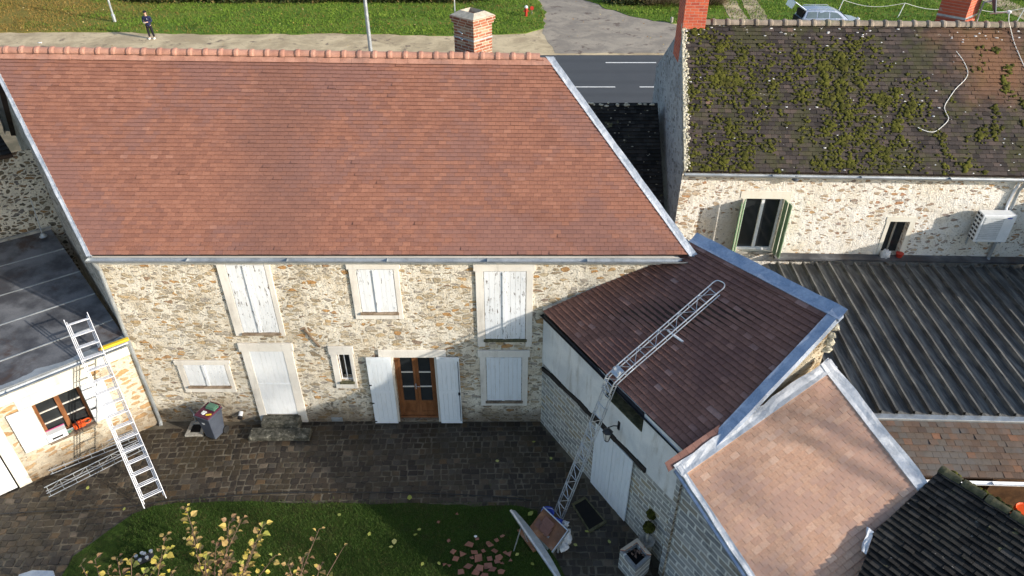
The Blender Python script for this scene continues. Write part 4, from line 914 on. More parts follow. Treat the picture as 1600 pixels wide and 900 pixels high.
# dish
DS = thing('satellite_dish', 'grey satellite dish behind the ridge of the mossy roof', 'dish', npt(8.6, 3.0, 7.9))
dc = P(1552, -2, 8.9); dc = V(13.35 * .965, 19.9, 8.62)
dn_ = V(.82, -.50, .28).normalized(); mb = MB(); prof = [(.0, -.07), (.15, -.055), (.28, -.02), (.36, .03), (.355, .035), (.27, -.01), (.14, -.045), (.0, -.055)]
mb.lathe(dc, prof, 24, ax=dn_); mb.finish('dish', M['dishmat'], DS, smooth=True)
mb = MB(); lnb = P(1577, 19, 8.55); lnb = V(lnb.x, lnb.y, 8.55); 
mb.tube([dc - V(0, 0, .33), lnb], .016, 6); mb.finish('arm', M['plast_white'], DS)
mb = MB(); mb.lathe(lnb, [(.03, -.05), (.045, -.02), (.045, .04), (.02, .06)], 10, ax=(-.8, .5, .2)); mb.finish('receiver', M['plast_white'], DS)
mb = MB(); mb.tube([dc - dn_ * .06, dc - dn_ * .25, V(dc.x - .25, dc.y + .1, 7.4)], .025, 8); mb.finish('mount', M['galv'], DS)
rn = ((npt(LN, RV, RZ) - npt(.06, RV, RZ)).cross(npt(.06, -.16, ER_) - npt(.06, RV, RZ))); rn = rn.normalized(); rn = rn if rn.z > 0 else -rn
A0 = npt(.06, -.16, ER_ - .02)
def onroof(px, py, h=.05):
    r = ray(px, py); c0 = Vector((0, 0, CAM_H)); t_ = (A0 + rn * h - c0).dot(rn) / r.dot(rn); return c0 + r * t_
def smooth_path(pts, k=5):
    out = []; n = len(pts)
    for i in range(n - 1):
        p0, p1, p2, p3 = pts[max(i - 1, 0)], pts[i], pts[i + 1], pts[min(i + 2, n - 1)]
        for j in range(k):
            t_ = j / k; out.append(.5 * ((2 * p1) + (p2 - p0) * t_ + (2 * p0 - 5 * p1 + 4 * p2 - p3) * t_ ** 2 + (3 * p1 - p0 - 3 * p2 + p3) * t_ ** 3))
    return out + [pts[-1]]
mb = MB(); mb.tube(smooth_path([lnb, lnb + V(.01, -.1, -.2), onroof(1579, 45, .12), onroof(1584, 65), onroof(1592, 85), onroof(1600, 103), onroof(1618, 140)]), .011, 6)
tag(mb.finish('cable', M['cable'], None, lnb), 'white cable hanging from the dish down the right end of the mossy roof', 'cable')
mb = MB(); mb.tube(smooth_path([onroof(x, y) for x, y in ((1494, 80), (1505, 95), (1512, 112), (1508, 124), (1494, 138), (1484, 152), (1476, 166), (1478, 176), (1482, 186), (1474, 196), (1462, 205), (1452, 206), (1442, 203), (1434, 199))]), .010, 6)
tag(mb.finish('cable', M['cable'], None, onroof(1480, 150)), 'loose white cable lying in a wavy curve on the mossy roof', 'cable')
# air conditioner
q = FN.uz(1527, 350, .42); AC = thing('air_conditioner', 'white air conditioner unit bracketed on the neighbouring stone wall', 'air conditioner', FN.pt(q[0], 3.2, .3))
u0 = FN.uz(1519, 379, .42)[0]; u1 = FN.uz(1569, 379, .42)[0]; z0, z1 = FN.uz(1540, 378, .42)[1], FN.uz(1540, 336, .42)[1]
u1 = max(u1, u0 + .86)
mb = MB(); mb.fbox(FN, u0, u1, z0, z1, .12, .43); ab = mb.finish('casing', M['plast_white'], AC, bevel=.015)
mb = MB(); uc, zc = u0 + (u1 - u0) * .36, (z0 + z1) / 2
mb.fbox(FN, u0 + .06, u0 + (u1 - u0) * .66, z0 + .06, z1 - .06, .431, .438); mb.finish('fan_panel', M['grille'], AC, bevel=.02)
mb = MB()
for k in range(12):
    z = lerp(z0 + .08, z1 - .08, k / 11); mb.fbox(FN, u0 + .08, u0 + (u1 - u0) * .64, z - .004, z + .004, .4385, .448)
mb.finish('fan_grille', M['plast_white'], AC)
mb = MB()
for i in range(2):
    for j in range(7): mb = MB(); mb.box(FN.pt(u0 - .003, lerp(z0 + .06, z1 - .06, j / 6), .20 + i * .14), FN.n * .05, FN.e * .003, (0, 0, .028)); mb.finish('side_vent', M['blackpaint'], AC)
mb = MB(); mb.fbox(FN, u1 - .22, u1 - .10, z1 - .10, z1 - .07, .431, .434); mb.finish('logo', M['bluep'], AC)
mb = MB()
for u in (u0 + .12, u1 - .12): mb.fbox(FN, u - .015, u + .015, z0 - .05, z0 - .002, .005, .42); mb.fbox(FN, u - .015, u + .015, z0 - .3, z0 - .05, .003, .03)
mb.finish('bracket', M['galv'], AC)
mb = MB(); pq = FN.uz(1583, 278, .06); mb.tube(smooth_path([FN.pt(u1 - .12, z1 - .05, .10), FN.pt(u1 - .12, z1 + .12, .06), FN.pt(u1 - .10, z1 + .5, .05), FN.pt(u1 - .06, 4.9, .05)]), .035, 8); mb.finish('pipe_cover', M['pvc'], AC)
# things on the small window's ledge
mb = MB(); p = FN.pt(*FN.uz(1384, 397, .12), .1); p.z = 2.66; mb.blob(p, (.14, .10, .16), 3, sub=3, amp=.5, freq=2.5); tag(mb.finish('plastic_bag', M['cloth'], None, p, smooth=True), 'crumpled white bag by the small dark window above the metal roof', 'bag')
mb = MB(); p2 = FN.pt(ns[1] - .02, 2.62, .1); mb.lathe(p2, [(.07, -.02), (.10, .08), (.105, .10), (.07, .10)], 14); tag(mb.finish('flower_pot', M['redpaint'], None, p2), 'dull red pot beside the white bag under the small window', 'pot')

# ------------------------------------------------------------------ PATIO ROOF (ribbed metal) and right hand wall
PR = thing('patio_roof', 'dark ribbed metal roof below the neighbouring stone wall', 'roof', (11, 13.5, 0))
mb = MB(); x0, x1 = 6.9, 14.25; ya, yb_ = 10.85, 16.46; za, zb_ = 2.30, 2.45; pitch = .352; x = x0
def zr(y): return lerp(za, zb_, (y - ya) / (yb_ - ya))
prof = []
while x < x1:
    for dx, h in ((0, 0), (.22, 0), (.23, .10), (.275, .10), (.285, 0)): prof.append((x + dx, h))
    x += pitch
vs = []; ny = 2
for yy_ in (ya, yb_): vs += [V(px_ + (yy_ - ya) * .035, yy_ - (px_ - 9) * .033, zr(yy_) + h) for px_, h in prof]
K = len(prof); mb.add(vs, [(k, k + 1, K + k + 1, K + k) for k in range(K - 1)])
t = NT('weathered_ribbed_steel'); co = t.co(); n = t.noise(t.mapping(co, scale=(4, .35, 1)), 3, 6, .7); b1 = t.noise(co, 1.1, 6, .65)
c = t.mix(t.step(n, .38, .66), (.06, .06, .058), (.20, .195, .175)); c = t.mix(t.math('MULTIPLY', t.step(b1, .5, .7), .6), c, (.09, .08, .07)); c = t.mix(t.math('MULTIPLY', t.step(t.noise(co, 7, 4), .66, .7), .7), c, (.02, .02, .02))
M['ribbed'] = t.out(c, .7, t.bump(n, .2, .01), .1)
mb.finish('ribbed_sheet', M['ribbed'], PR)
mb = MB(); mb.box(V(10.9, 16.62, 2.56), (3.6, -.12, 0), (0, .12, .012), (0, -.003, .035)); mb.finish('top_flashing', M['zinc_dark'], PR, bevel=.005)
mb = MB(); mb.box(V(10.9, 10.73, 2.26), (4.2, -.14, 0), (.003, .085, 0), (0, 0, .04)); mb.finish('gutter', M['zinc'], PR, bevel=.01)
mb = MB(); mb.abox(6.9, 7.0, 11.2, 16.0, 0, 2.2); mb.abox(14.0, 14.1, 11.0, 16.0, 0, 2.2); mb.abox(7.0, 14.0, 15.9, 16.0, 0, 2.2); mb.finish('support_wall', M['oldwood'], PR)
SWL = thing('side_wall', 'grey rendered wall closing the right end of the ribbed metal roof', 'wall', (14.4, 15.2, 0))
mb = MB(); mb.abox(14.32, 14.62, 13.5, 16.56, 0, 4.5); mb.finish('wall_body', M['plaster_g'], SWL, bevel=.02)
mb = MB(); mb.abox(14.26, 14.68, 13.45, 16.55, 4.502, 4.56); mb.finish('coping', M['concrete'], SWL, bevel=.01)
mb = MB(); q = FN.uz(1592, 345, .3); p = FN.pt(q[0] + .0, q[1], .3)
for k in range(60): leafquad(mb, p + V(random.gauss(0, .10), random.gauss(0, .08), random.gauss(0, .14)), .05, random.uniform(0, 6), .8, (random.random(), .5, 0))
# lean-to tile strip below the patio roof
LT = thing('lean_to', 'low lean-to with worn brown tiles below the ribbed metal roof', 'lean-to', (10, 10, 0))
a, b, c, d = V(7.2, 9.70, 1.74), V(14.5, 9.46, 1.74), V(14.5, 10.52, 2.24), V(7.2, 10.76, 2.24)
mb = MB(); tiles(mb, a, b, c, d, 9, .175, .018, .006, drop=.08); ro = mb.finish('roof', M['tile_old'], LT); mb = MB(); slab(mb, a, b, c, d, .06); mb.finish('roof_deck', M['underlay'], ro)
mb = MB(); halfpipe(mb, V(7.4, 9.60, 1.70), V(14.5, 9.37, 1.69), .05); mb.finish('gutter', M['pvc'], LT)
mb = MB(); mb.abox(8.1, 14.3, 10.2, 10.6, 0, 1.95); mb.abox(7.6, 8.1, 9.8, 10.6, 0, 1.7); mb.abox(9.9, 10.0, 9.7, 10.2, 0, 1.70); mb.finish('timber_wall', M['darkbrown'], LT)
mb = MB(); p = P(1601, 800, .45); mb.lathe(V(p.x, p.y, 0), [(.20, 0), (.21, .02), (.21, .5), (.19, .53), (.17, .50), (.16, .5)], 18); tag(mb.finish('barrel', M['orange'], None, V(p.x, p.y, 0)), 'orange drum in the dark opening under the worn tile lean-to', 'drum')

# ------------------------------------------------------------------ LOW HOUSE WITH MAROON ROOF
FR = Frame((0.73, 12.9), (0.505, -0.863))
MH = thing('side_house', 'low house with dark maroon tiled roof and grey rendered upper wall', 'outbuilding', FR.pt(2.4, 0, -1.5))
EZ = 3.55
e1 = P(849, 487, EZ + .03); e2 = P(1087, 722, 3.38); r1 = P(1088, 378, 5.26); r2 = P(1306, 491, 5.40)
e1 = V(e1.x, min(e1.y, 12.88), e1.z)
mb = MB(); tiles(mb, e1, e2, r2, r1, 31, .165, .016, .003)
mro = mb.finish('roof', M['tile_maroon'], MH); mb = MB(); slab(mb, e1, e2, r2, r1, .08); mb.finish('roof_deck', M['underlay'], mro)
mnr = ((e2 - e1).cross(r1 - e1)).normalized(); mnr = mnr if mnr.z > 0 else -mnr
mb = MB(); rd = (r2 - r1).normalized(); sdv = rd.cross(mnr).normalized(); sdv = sdv if sdv.dot(r1 - e1) > 0 else -sdv
strip(mb, r1 - rd * .1 - sdv * .10, r2 + rd * .14 - sdv * .10, sdv, .26, mnr, .078, lip=.14); vd = (r2 - e2).normalized(); sv = vd.cross(mnr).normalized(); sv = sv if sv.dot(e2 - e1) > 0 else -sv
strip(mb, e2 + vd * .25 - sv * .09, r2 + vd * .06 - sv * .09, sv, .20, mnr, .075, lip=.07); mb.finish('ridge_flashing', M['lead_shaded'], mro)
mb = MB(); strip(mb, e1 - mnr * .01, lerp(e1, r1, .965) - mnr * .01, V(-.35, .9, .1), .17, V(0, -.2, 1), .04, lip=.02); mb.finish('abutment_flashing', M['zinc'], mro)
mb = MB(); tr, tl = lerp(r2, e2, .055), lerp(r1, e1, .055); tr = lerp(tr, tl, .02); tiles(mb, tl + mnr * .022, tr + mnr * .022, lerp(r2, r1, .02) + mnr * .022, r1 + mnr * .022, 1, .25, .014); mb.finish('top_course', M['tile_maroon'], mro)
mb = MB(); halfpipe(mb, e1 - mnr * .03 + FR.n * .05 - V(0, 0, .04), e2 - mnr * .03 + FR.n * .05 - V(0, 0, .04), .055); mb.finish('gutter', M['blackpaint'], MH)
UL = (e2 - e1).length
# front wall: coursed stone below, rendered above, wavy black beam between
zb1 = [FR.uz(848, 580, .02)[1], FR.uz(905, 630, .02)[1], FR.uz(935, 656, .02)[1], FR.uz(1008, 728, .02)[1]]
bp = [FR.uz(x, y, .02) for x, y in ((848, 581), (862, 590), (876, 604), (892, 617), (905, 628), (918, 643), (929, 654), (938, 660))]
bp2 = [FR.uz(x, y, .02) for x, y in ((926, 646), (940, 660), (962, 686), (978, 700), (995, 718), (1009, 733))]
ZB = sum(z for u, z in bp + bp2) / len(bp + bp2)
gate = [FR.uz(934, 700, 0)[0], FR.uz(985, 760, 0)[0], .02, ZB - .06]
gate[0] = FR.uz(927, 757, .0)[0]; gate[1] = FR.uz(975, 811, .0)[0]
hatch = [FR.uz(948, 600, 0)[0], FR.uz(1006, 660, 0)[0], FR.uz(1003, 672, 0)[1], EZ - .12]
mb = MB(); wall(mb, FR, 0, 5.4, 0, ZB, [[gate[0], gate[1], 0.0, gate[3]]], reveal=.2); mb.finish('lower_wall', M['coursed'], MH)
mb = MB(); wall(mb, FR, 0, 4.75, ZB, EZ - .16, [hatch], o=.012, reveal=.32); mb.finish('upper_wall', M['plaster_g'], MH)
mb = MB()
for seg_ in (bp, bp2):
    for k in range(len(seg_) - 1):
        (ua, zA), (ub, zB) = seg_[k], seg_[k + 1]; mb.bar(FR.pt(ua - .01, ZB + (zA - ZB) * .6, .03), FR.pt(ub + .01, ZB + (zB - ZB) * .6, .03), .11 + .02 * math.sin(k * 2), .06, FR.n)
mb.finish('timber_beam', M['beam'], MH, bevel=.015)
mb = MB(); k = 11; bw = (hatch[1] - hatch[0]) / k
for i in range(k): mb.fbox(FR, hatch[0] + i * bw + .004, hatch[0] + (i + 1) * bw - .004, hatch[2] + random.uniform(.0, .03), hatch[3], -.27 + random.uniform(-.01, .01), -.24)
mb.finish('hatch_boards', M['oldwood'], MH)
mb = MB(); mb.fbox(FR, hatch[0] + .002, hatch[1] - .002, hatch[2] - .03, hatch[2] + .003, -.3, .03); mb.finish('hatch_sill', M['mossstone'], MH, bevel=.01)
um = (gate[0] + gate[1]) / 2
for j, (p, q) in enumerate(((gate[0] - .06, um - .004), (um + .004, gate[1] + .06))):
    mb = MB(); bw = (q - p) / 5
    for i in range(5): mb.fbox(FR, p + i * bw + .002, p + (i + 1) * bw - .002, .03 + random.uniform(0, .015), gate[3] + .03, .02, .05)
    mb.finish('door', M['white_shaded'], MH, bevel=.002)
# end wall of the maroon house above the salmon roof
q1_, q2_ = V(e2.x, e2.y, 0), V(r2.x + .03, r2.y + .02, 0); r1p = V(r1.x, r1.y, 0)
mb = MB(); dwn = vd.cross(V(0, 0, 1)).normalized(); dwn = dwn if dwn.y < 0 else -dwn
pw = [q1_ + V(.05, .10, 0), q2_ + V(-.02, -.02, 0)]
mb.add([pw[0] + V(0, 0, 0), pw[1] + V(0, 0, 0), pw[1] + V(0, 0, r2.z - .05), pw[0] + V(0, 0, e2.z + .03)], [(0, 1, 2, 3)])
mb.add([pw[1], r1p + V(0, 0, 0), r1p + V(0, 0, r1.z - .06), pw[1] + V(0, 0, r2.z - .06)], [(0, 1, 2, 3)])
mb.finish('end_wall', M['rubble_end'], MH)
mb = MB()
for k, (dz, r_) in enumerate(((-.28, .10), (-.48, .08), (-.62, .11), (-.80, .09))): mb.blob(pw[1] + V(.02, -.02, r2.z + dz), (r_, r_ * .9, r_ * .7), k + 5, sub=2, amp=.6)
mb.finish('broken_quoin', M['verge_mortar'], MH)
# lantern
LA = thing('wall_lantern', 'black wall lantern on a bracket above the white double doors', 'lantern', FR.pt(*FR.uz(968, 662, 0), 0))
lu, lz = FR.uz(968, 665, .0); lp = FR.pt(lu, lz + .02, .30)
mb = MB(); mb.fbox(FR, lu - .03, lu + .03, lz - .10, lz + .12, .013, .03); mb.tube([FR.pt(lu, lz, .03), FR.pt(lu, lz + .08, .16), FR.pt(lu, lz + .10, .30), FR.pt(lu, lz + .04, .31)], .012, 6); mb.finish('bracket', M['blackpaint'], LA)
mb = MB(); mb.lathe(lp - V(0, 0, .02), [(.015, .06), (.10, .0), (.115, -.02), (.10, -.03), (.02, -.03)], 6); mb.lathe(lp - V(0, 0, .30), [(.05, 0), (.055, .015), (.04, .03)], 6)
for k in range(6):
    a_ = k * math.pi / 3; mb.tube([lp + V(.095 * math.cos(a_), .095 * math.sin(a_), -.05), lp + V(.05 * math.cos(a_), .05 * math.sin(a_), -.29)], .006, 4)
mb.finish('housing', M['blackpaint'], LA)
mb = MB(); mb.lathe(lp - V(0, 0, .285), [(.045, 0), (.088, .23)], 6); mb.finish('glass', M['surround'], LA)

# ------------------------------------------------------------------ SALMON ROOFED LEAN-TO HOUSE (bottom right)
wp0 = FR.pt(0, 0, .10)
def onplane(px, py, p0, n_):
    r = ray(px, py); c0 = Vector((0, 0, CAM_H)); return c0 + r * ((p0 - c0).dot(n_) / r.dot(n_))
o1 = P(1069, 737, 3.42); o2 = onplane(1177, 900, o1, FR.n); h1 = P(1293, 580, 4.42)
onr = ((o2 - o1).cross(h1 - o1)).normalized(); onr = onr if onr.z > 0 else -onr
h2 = onplane(1433, 760, o1, onr)
od = (o2 - o1).normalized(); hd = (h2 - h1).normalized(); o3 = o1 + od * 4.2; h3 = h1 + hd * 4.2
SH = thing('salmon_house', 'stone outbuilding with pale salmon tiled roof edged in lead of a sunlit tone', 'outbuilding', V(4.8, 8.2, 0))
mb = MB(); tiles(mb, o3, h3, h1, o1, 39, .165, .010, .0025)
sro = mb.finish('roof', M['tile_salmon'], SH); mb = MB(); slab(mb, o3, h3, h1, o1, .10); mb.finish('roof_deck', M['underlay'], sro)
vd2 = (h1 - o1).normalized(); sv2 = vd2.cross(onr).normalized(); sv2 = sv2 if sv2.y > 0 else -sv2
mb = MB(); strip(mb, o1 - vd2 * .10 - sv2 * .05, h1 + vd2 * .18 - sv2 * .05, sv2, .22, onr, .046, wob=.010, lip=.03); mb.finish('top_flashing', M['lead_sunlit'], sro)
hs = hd.cross(onr).normalized(); hs = hs if hs.x > 0 else -hs; lsd = od.cross(onr).normalized(); lsd = lsd if lsd.x < 0 else -lsd
mb = MB(); strip(mb, h1 - hd * .16 - hs * .06, h2 - hs * .06 + hd * .25, hs, .24, onr, .052, wob=.010, lip=.12); mb.finish('right_flashing', M['lead_sunlit'], sro)
mb = MB(); strip(mb, o1 - od * .12 - lsd * .02, o3 - lsd * .02, lsd, .10, onr, .046, wob=.006, lip=.05); mb.finish('verge_flashing', M['lead_sunlit'], sro)
mb = MB(); mb.bar(o1 - od * .12 + lsd * .105 - V(0, 0, .05), o3 + lsd * .105 - V(0, 0, .05), .05, .07, onr); mb.finish('verge_gutter', M['lead_shaded'], sro)
mb = MB(); tiles(mb, o1 - vd2 * .22 + sv2 * .17 - V(0, 0, .03), h1 - vd2 * 1.4 + sv2 * .17 - V(0, 0, .03), h1 - vd2 * 1.4 + sv2 * .30 + V(0, 0, .03), o1 - vd2 * .20 + sv2 * .30 + V(0, 0, .03), 1, .16, .016); mb.finish('verge_tiles', M['tile_maroon'], sro)
mb = MB()
f0 = o1 - od * .25 - FR.n * .12; f1 = o3 - FR.n * .12; w_a = V(f0.x, f0.y, 0); w_b = V(f1.x, f1.y, 0)
mb.add([w_a, w_b, f1 - V(0, 0, .09), V(f0.x, f0.y, f0.z - .09)], [(0, 1, 2, 3)]); wc = f0 - FR.n * .6; mb.add([V(wc.x, wc.y, 0), w_a, V(f0.x, f0.y, f0.z - .09), V(wc.x, wc.y, f0.z - .09)], [(0, 1, 2, 3)]); mb.finish('front_wall', M['coursed2'], SH)
mb = MB(); w1, w2 = V(h1.x - .02, h1.y - .05, 0), V(h3.x, h3.y, 0)
mb.quad(w2, w1, w1 + V(0, 0, h1.z - .08), w2 + V(0, 0, h3.z - .08)); w0 = V(o1.x + .02, o1.y + .1, 0); mb.quad(w1, w0, w0 + V(0, 0, o1.z - .02), w1 + V(0, 0, h1.z - .08)); mb.finish('rear_wall', M['rubble_dark'], SH)

# ------------------------------------------------------------------ BLACK ROOF, bottom right corner
BK = thing('black_roofed_shed', 'shed roof of blackened tiles with mossy green ridge in the bottom right corner', 'shed', V(7.5, 6, 0))
k1 = P(1470, 735, 3.70); k2 = P(1600, 817, 3.70); kd = (k2 - k1).normalized(); k2 = k2 + kd * 4.0
s1 = onplane(1362, 836, o1 + onr * .09, onr)
kpn = ((k2 - k1).cross(s1 - k1)).normalized(); kpn = kpn if kpn.z > 0 else -kpn
sdn = (s1 - k1); Ls = sdn.length; sdu = sdn.normalized(); sdir = V(sdu.x, sdu.y, 0).normalized()
b1 = s1; b2 = k2 + sdn
mb = MB(); tiles(mb, b1, b2, k2, k1, max(6, int(Ls / .115)), .17, .022, .007, drop=.08)
b4 = onplane(1330, 925, k1, kpn); b3 = onplane(1366, 838, k1, kpn); b5 = b2 + sdu * (b4 - b3).length
tiles(mb, b4, b5, b2, b3, 9, .17, .022, .007, drop=.08)
kro = mb.finish('roof', M['tile_black'], BK); mb = MB(); slab(mb, b1, b2, k2, k1, .12); slab(mb, b4, b5, b2, b3, .12); mb.finish('roof_deck', M['underlay'], kro)
kn = ((b2 - b1).cross(k1 - b1)).normalized(); kn = kn if kn.z > 0 else -kn
mb = MB(); ridge_tiles(mb, k1 - kd * .02 + V(0, 0, .03), k2 + V(0, 0, .03), .085, .36, .008); mb.finish('ridge_tiles', M['mossstone'], kro)
mb = MB()
for i in range(90):
    p = k1 + kd * random.uniform(0, 3) - sdir * random.uniform(.05, .12) + V(0, 0, random.uniform(-.02, .04)); mb.blob(p, (.05, .05, .03), i, sub=1, amp=.6)
mo = mb.finish('moss', M['moss'], kro, smooth=True); mo['kind'] = 'stuff'
mb = MB(); q_ = onplane(1353, 868, k1, kpn); strip(mb, s1 - sdu * .05, q_, -kd, .10, kn, .05, lip=.06, wob=.015); mb.finish('flashing_scrap', M['lead_sunlit'], kro)
mb = MB(); x_ = k1 - sdir * .1; x_ = k1 + sdir * .05; y_ = k2 + sdir * .05; mb.quad(V(x_.x, x_.y, 0), V(y_.x, y_.y, 0), V(y_.x, y_.y, 3.6), V(x_.x, x_.y, 3.6)); mb.quad(V(b1.x, b1.y, 1), V(x_.x, x_.y, 1), V(x_.x, x_.y, 3.55), V(b1.x, b1.y, b1.z - .1))
mb.finish('wall', M['darkbrown'], BK)

# unseen leafless tree, added beyond the right edge: its branches dapple the yard and the foot of the salmon roof
M['bark'] = generic('grey_bark', (0.10, 0.085, 0.065), (0.20, 0.17, 0.13), 8, 0.9, 0.5)
BT = thing('added_bare_tree', 'unseen leafless tree added outside the right edge, its branches dappling the courtyard with shade', 'tree', (20.5, -1.8, 0))
tk = MB(); br = MB(); random.seed(77)
def limb(p, d, L, r, lv):
    q = p + d * L * .5 + V(random.gauss(0, .05), random.gauss(0, .05), .03) * L; e_ = q + (d + V(random.gauss(0, .12), random.gauss(0, .12), .08)).normalized() * L * .5
    (tk if lv == 0 else br).tube([p, q, e_], [r, r * .8, r * .6], 8 if lv < 2 else (5 if lv < 4 else 3))
    if lv >= 6: return
    for k in range(3 if lv < 5 else 2):
        a_ = random.uniform(0, 6.28); o_ = d.orthogonal().normalized(); o2_ = d.cross(o_)
        nd = (d * random.uniform(.55, 1.0) + (o_ * math.cos(a_) + o2_ * math.sin(a_)) * random.uniform(.5, .95)).normalized()
        limb(lerp(q, e_, random.uniform(.3, 1)), nd, L * random.uniform(.62, .82), r * .58, lv + 1)
limb(V(20.5, -1.8, 0), V(0, .05, 1), 6.2, .26, 0); limb(V(20.5, -1.7, 4.2), V(-.3, .45, .8).normalized(), 3.2, .13, 1)
tk.finish('trunk', M['bark'], BT); br.finish('crown', M['bark'], BT); random.seed(78)

# ------------------------------------------------------------------ LEFT WING
e_l = V(0.757, 0.653, 0); FL = Frame((-8.93 - .757 * 9, 12.90 - .653 * 9), (.757, .653))
LW = thing('left_wing', 'low cream stone wing with flat dark zinc roof at the left', 'outbuilding', FL.pt(6, 0, -1.5))
WZ = 2.74
lwin = rect(FL, (49, 632), (149, 659)); lwin[0] = FL.uz(52, 640)[0]; lwin[1] = FL.uz(137, 634)[0]; lwin[2] = FL.uz(71, 690)[1]; lwin[3] = FL.uz(85, 619)[1]
lwin[2] = FL.uz(110, 674)[1]
gx = FL.uz(15, 735)[0]
mb = MB(); wall(mb, FL, 0, 9.0, 0, WZ - .42, [lwin, [0.6, gx, 0.0, 2.0]], reveal=.2); mb.finish('facade_wall', M['rubble_w'], LW)
mb = MB(); mb.fbox(FL, 0, 8.98, WZ - .42, WZ, -.25, .03); mb.finish('eaves_band', M['cream'], LW, bevel=.01)
mb = MB(); mb.fbox(FL, lwin[0] - .25, lwin[1] + .3, lwin[3] + .002, WZ - .425, .001, .02); mb.fbox(FL, gx + .002, gx + .26, 0.02, 2.0, .001, .03); mb.fbox(FL, .6, gx + .3, 2.002, WZ - .425, .001, .03); mb.finish('lintel', M['cream'], LW, bevel=.01)
bkL, bkR = V(-14.9, 15.1, 3.42), V(-12.55, 16.75, 3.42)
gl, gr_ = FL.pt(1.5, WZ + .08, .16), FL.pt(8.92, WZ + .08, .16)
bk2 = bkR + (bkL - bkR).normalized() * 8.0
mb = MB(); slab(mb, gl, gr_, bkR, bk2, .12)
nw = ((gr_ - gl).cross(bk2 - gl)).normalized(); nw = nw if nw.z > 0 else -nw
zro = mb.finish('roof', M['zinc_dark'], LW)
mb = MB()
for f in (.16, .38, .58, .80): mb.bar(lerp(gl, bk2, f) + nw * .004, lerp(gr_, bkR, f) + nw * .004, .03, .028, nw)
mb.finish('seams', M['zinc'], zro)
mb = MB(); strip(mb, gr_ - (gr_ - gl).normalized() * .02 + FL.n * .02, gl, -FL.n, .24, nw, .012, lip=.02); mb.finish('edge_trim', M['zinc'], zro)
mb = MB(); halfpipe(mb, gl + FL.n * .07 - V(0, 0, .04), gr_ + FL.n * .07 - V(0, 0, .04), .07); mb.finish('gutter', M['zinc'], LW)
mb = MB(); strip(mb, bk2 + nw * .01, bkR + nw * .01, V(-.2, .9, .1), .07, V(0, 0, 1), .05, lip=0.0, seam=0); mb.finish('back_flashing', M['concrete'], zro)
# window of the wing
WW = bpy.data.objects.new('window', None); COL.objects.link(WW); WW.parent = LW; WW['label'] = 'brown two-leaf window with white shutters folded open'; WW.location = FL.pt(lwin[0], lwin[2], 0) - world_loc(LW)
a_, b_, c_, d_ = lwin; um = (a_ + b_) / 2
mb = MB()
for (p, q) in ((a_ + .001, a_ + .06), (um - .05, um + .05), (b_ - .06, b_ - .001)): mb.fbox(FL, p, q, c_ + .06, d_ - .06, -.17, -.11)
mb.fbox(FL, a_ + .001, b_ - .001, c_ + .001, c_ + .06, -.17, -.10); mb.fbox(FL, a_ + .001, b_ - .001, d_ - .06, d_ - .001, -.17, -.11); mb.finish('frame', M['brownwood'], WW, bevel=.005)
mb = MB()
for (p, q) in ((a_ + .06, um - .05), (um + .05, b_ - .06)):
    for f in (1 / 3, 2 / 3): mb = MB(); mb.fbox(FL, p, q, lerp(c_ + .06, d_ - .06, f) - .012, lerp(c_ + .06, d_ - .06, f) + .012, -.155, -.125); mb.finish('glazing_bar', M['surround'], WW)
mb = MB(); mb.fbox(FL, a_ + .002, b_ - .002, c_ + .002, d_ - .002, -.19, -.172); mb.finish('pane', M['glass'], WW)
mb = MB(); mb.fbox(FL, a_ - .02, b_ + .02, c_ - .06, c_ - .001, -.19, .12); mb.finish('sill', M['oldwood'], WW, bevel=.01)
ww_ = (b_ - a_) / 2
for (p, q) in ((a_ - ww_ - .02, a_ - .01), (b_ + .01, b_ + ww_ + .02)):
    mb = MB(); bw = (q - p) / 4
    for i in range(4): mb.fbox(FL, p + i * bw + .002, p + (i + 1) * bw - .002, c_ - .02, d_ + .02, .035, .065)
    mb.finish('shutter', M['white'], WW, bevel=.002)
mb = MB(); mb.fbox(FL, b_ + .03, b_ + .14, lerp(c_, d_, .35), lerp(c_, d_, .35) + .03, .066, .09); mb.finish('latch', M['blackpaint'], WW)
GT = MB(); p, q = gx - 1.9, gx - .03; n_ = 9; bw = (q - p) / n_
for i in range(n_): GT.fbox(FL, p + i * bw + .002, p + (i + 1) * bw - .002, .03 + random.uniform(0, .03), 1.97, -.04, -.005)
GT.finish('door', M['white'], LW, bevel=.003)
# objects on the wing sill
tu = FL.uz(88, 676, .05)[0]; tp = FL.pt(tu, c_, .02)
TB = thing('toolbox', 'white plastic toolbox with pink rim on the left window sill', 'toolbox', tp)
mb = MB(); mb.fbox(FL, tu - .22, tu + .20, c_ + .002, c_ + .20, -.09, .11); mb.finish('body', M['plast_white'], TB, bevel=.02)
mb = MB(); mb.fbox(FL, tu - .225, tu + .205, c_ + .202, c_ + .222, -.06, .115); mb.finish('lid', M['plast_white'], TB, bevel=.006)
mb = MB(); mb.fbox(FL, tu - .225, tu + .205, c_ + .202, c_ + .228, -.095, -.062); mb.finish('rim', M['pink'], TB, bevel=.004)
mb = MB(); mb.fbox(FL, tu - .12, tu + .10, c_ + .06, c_ + .11, .111, .114); mb.finish('handle_slot', M['blackpaint'], TB)
cu = FL.uz(127, 662, .05)[0]; cp_ = FL.pt(cu, c_, .03)
CS = thing('chainsaw', 'orange chainsaw lying on the left window sill beside the toolbox', 'chainsaw', cp_)
mb = MB(); mb.fbox(FL, cu - .17, cu + .08, c_ + .01, c_ + .15, -.05, .06); mb.fbox(FL, cu - .10, cu + .04, c_ + .15, c_ + .19, -.03, .04); mb.finish('motor_housing', M['orange'], CS, bevel=.025)
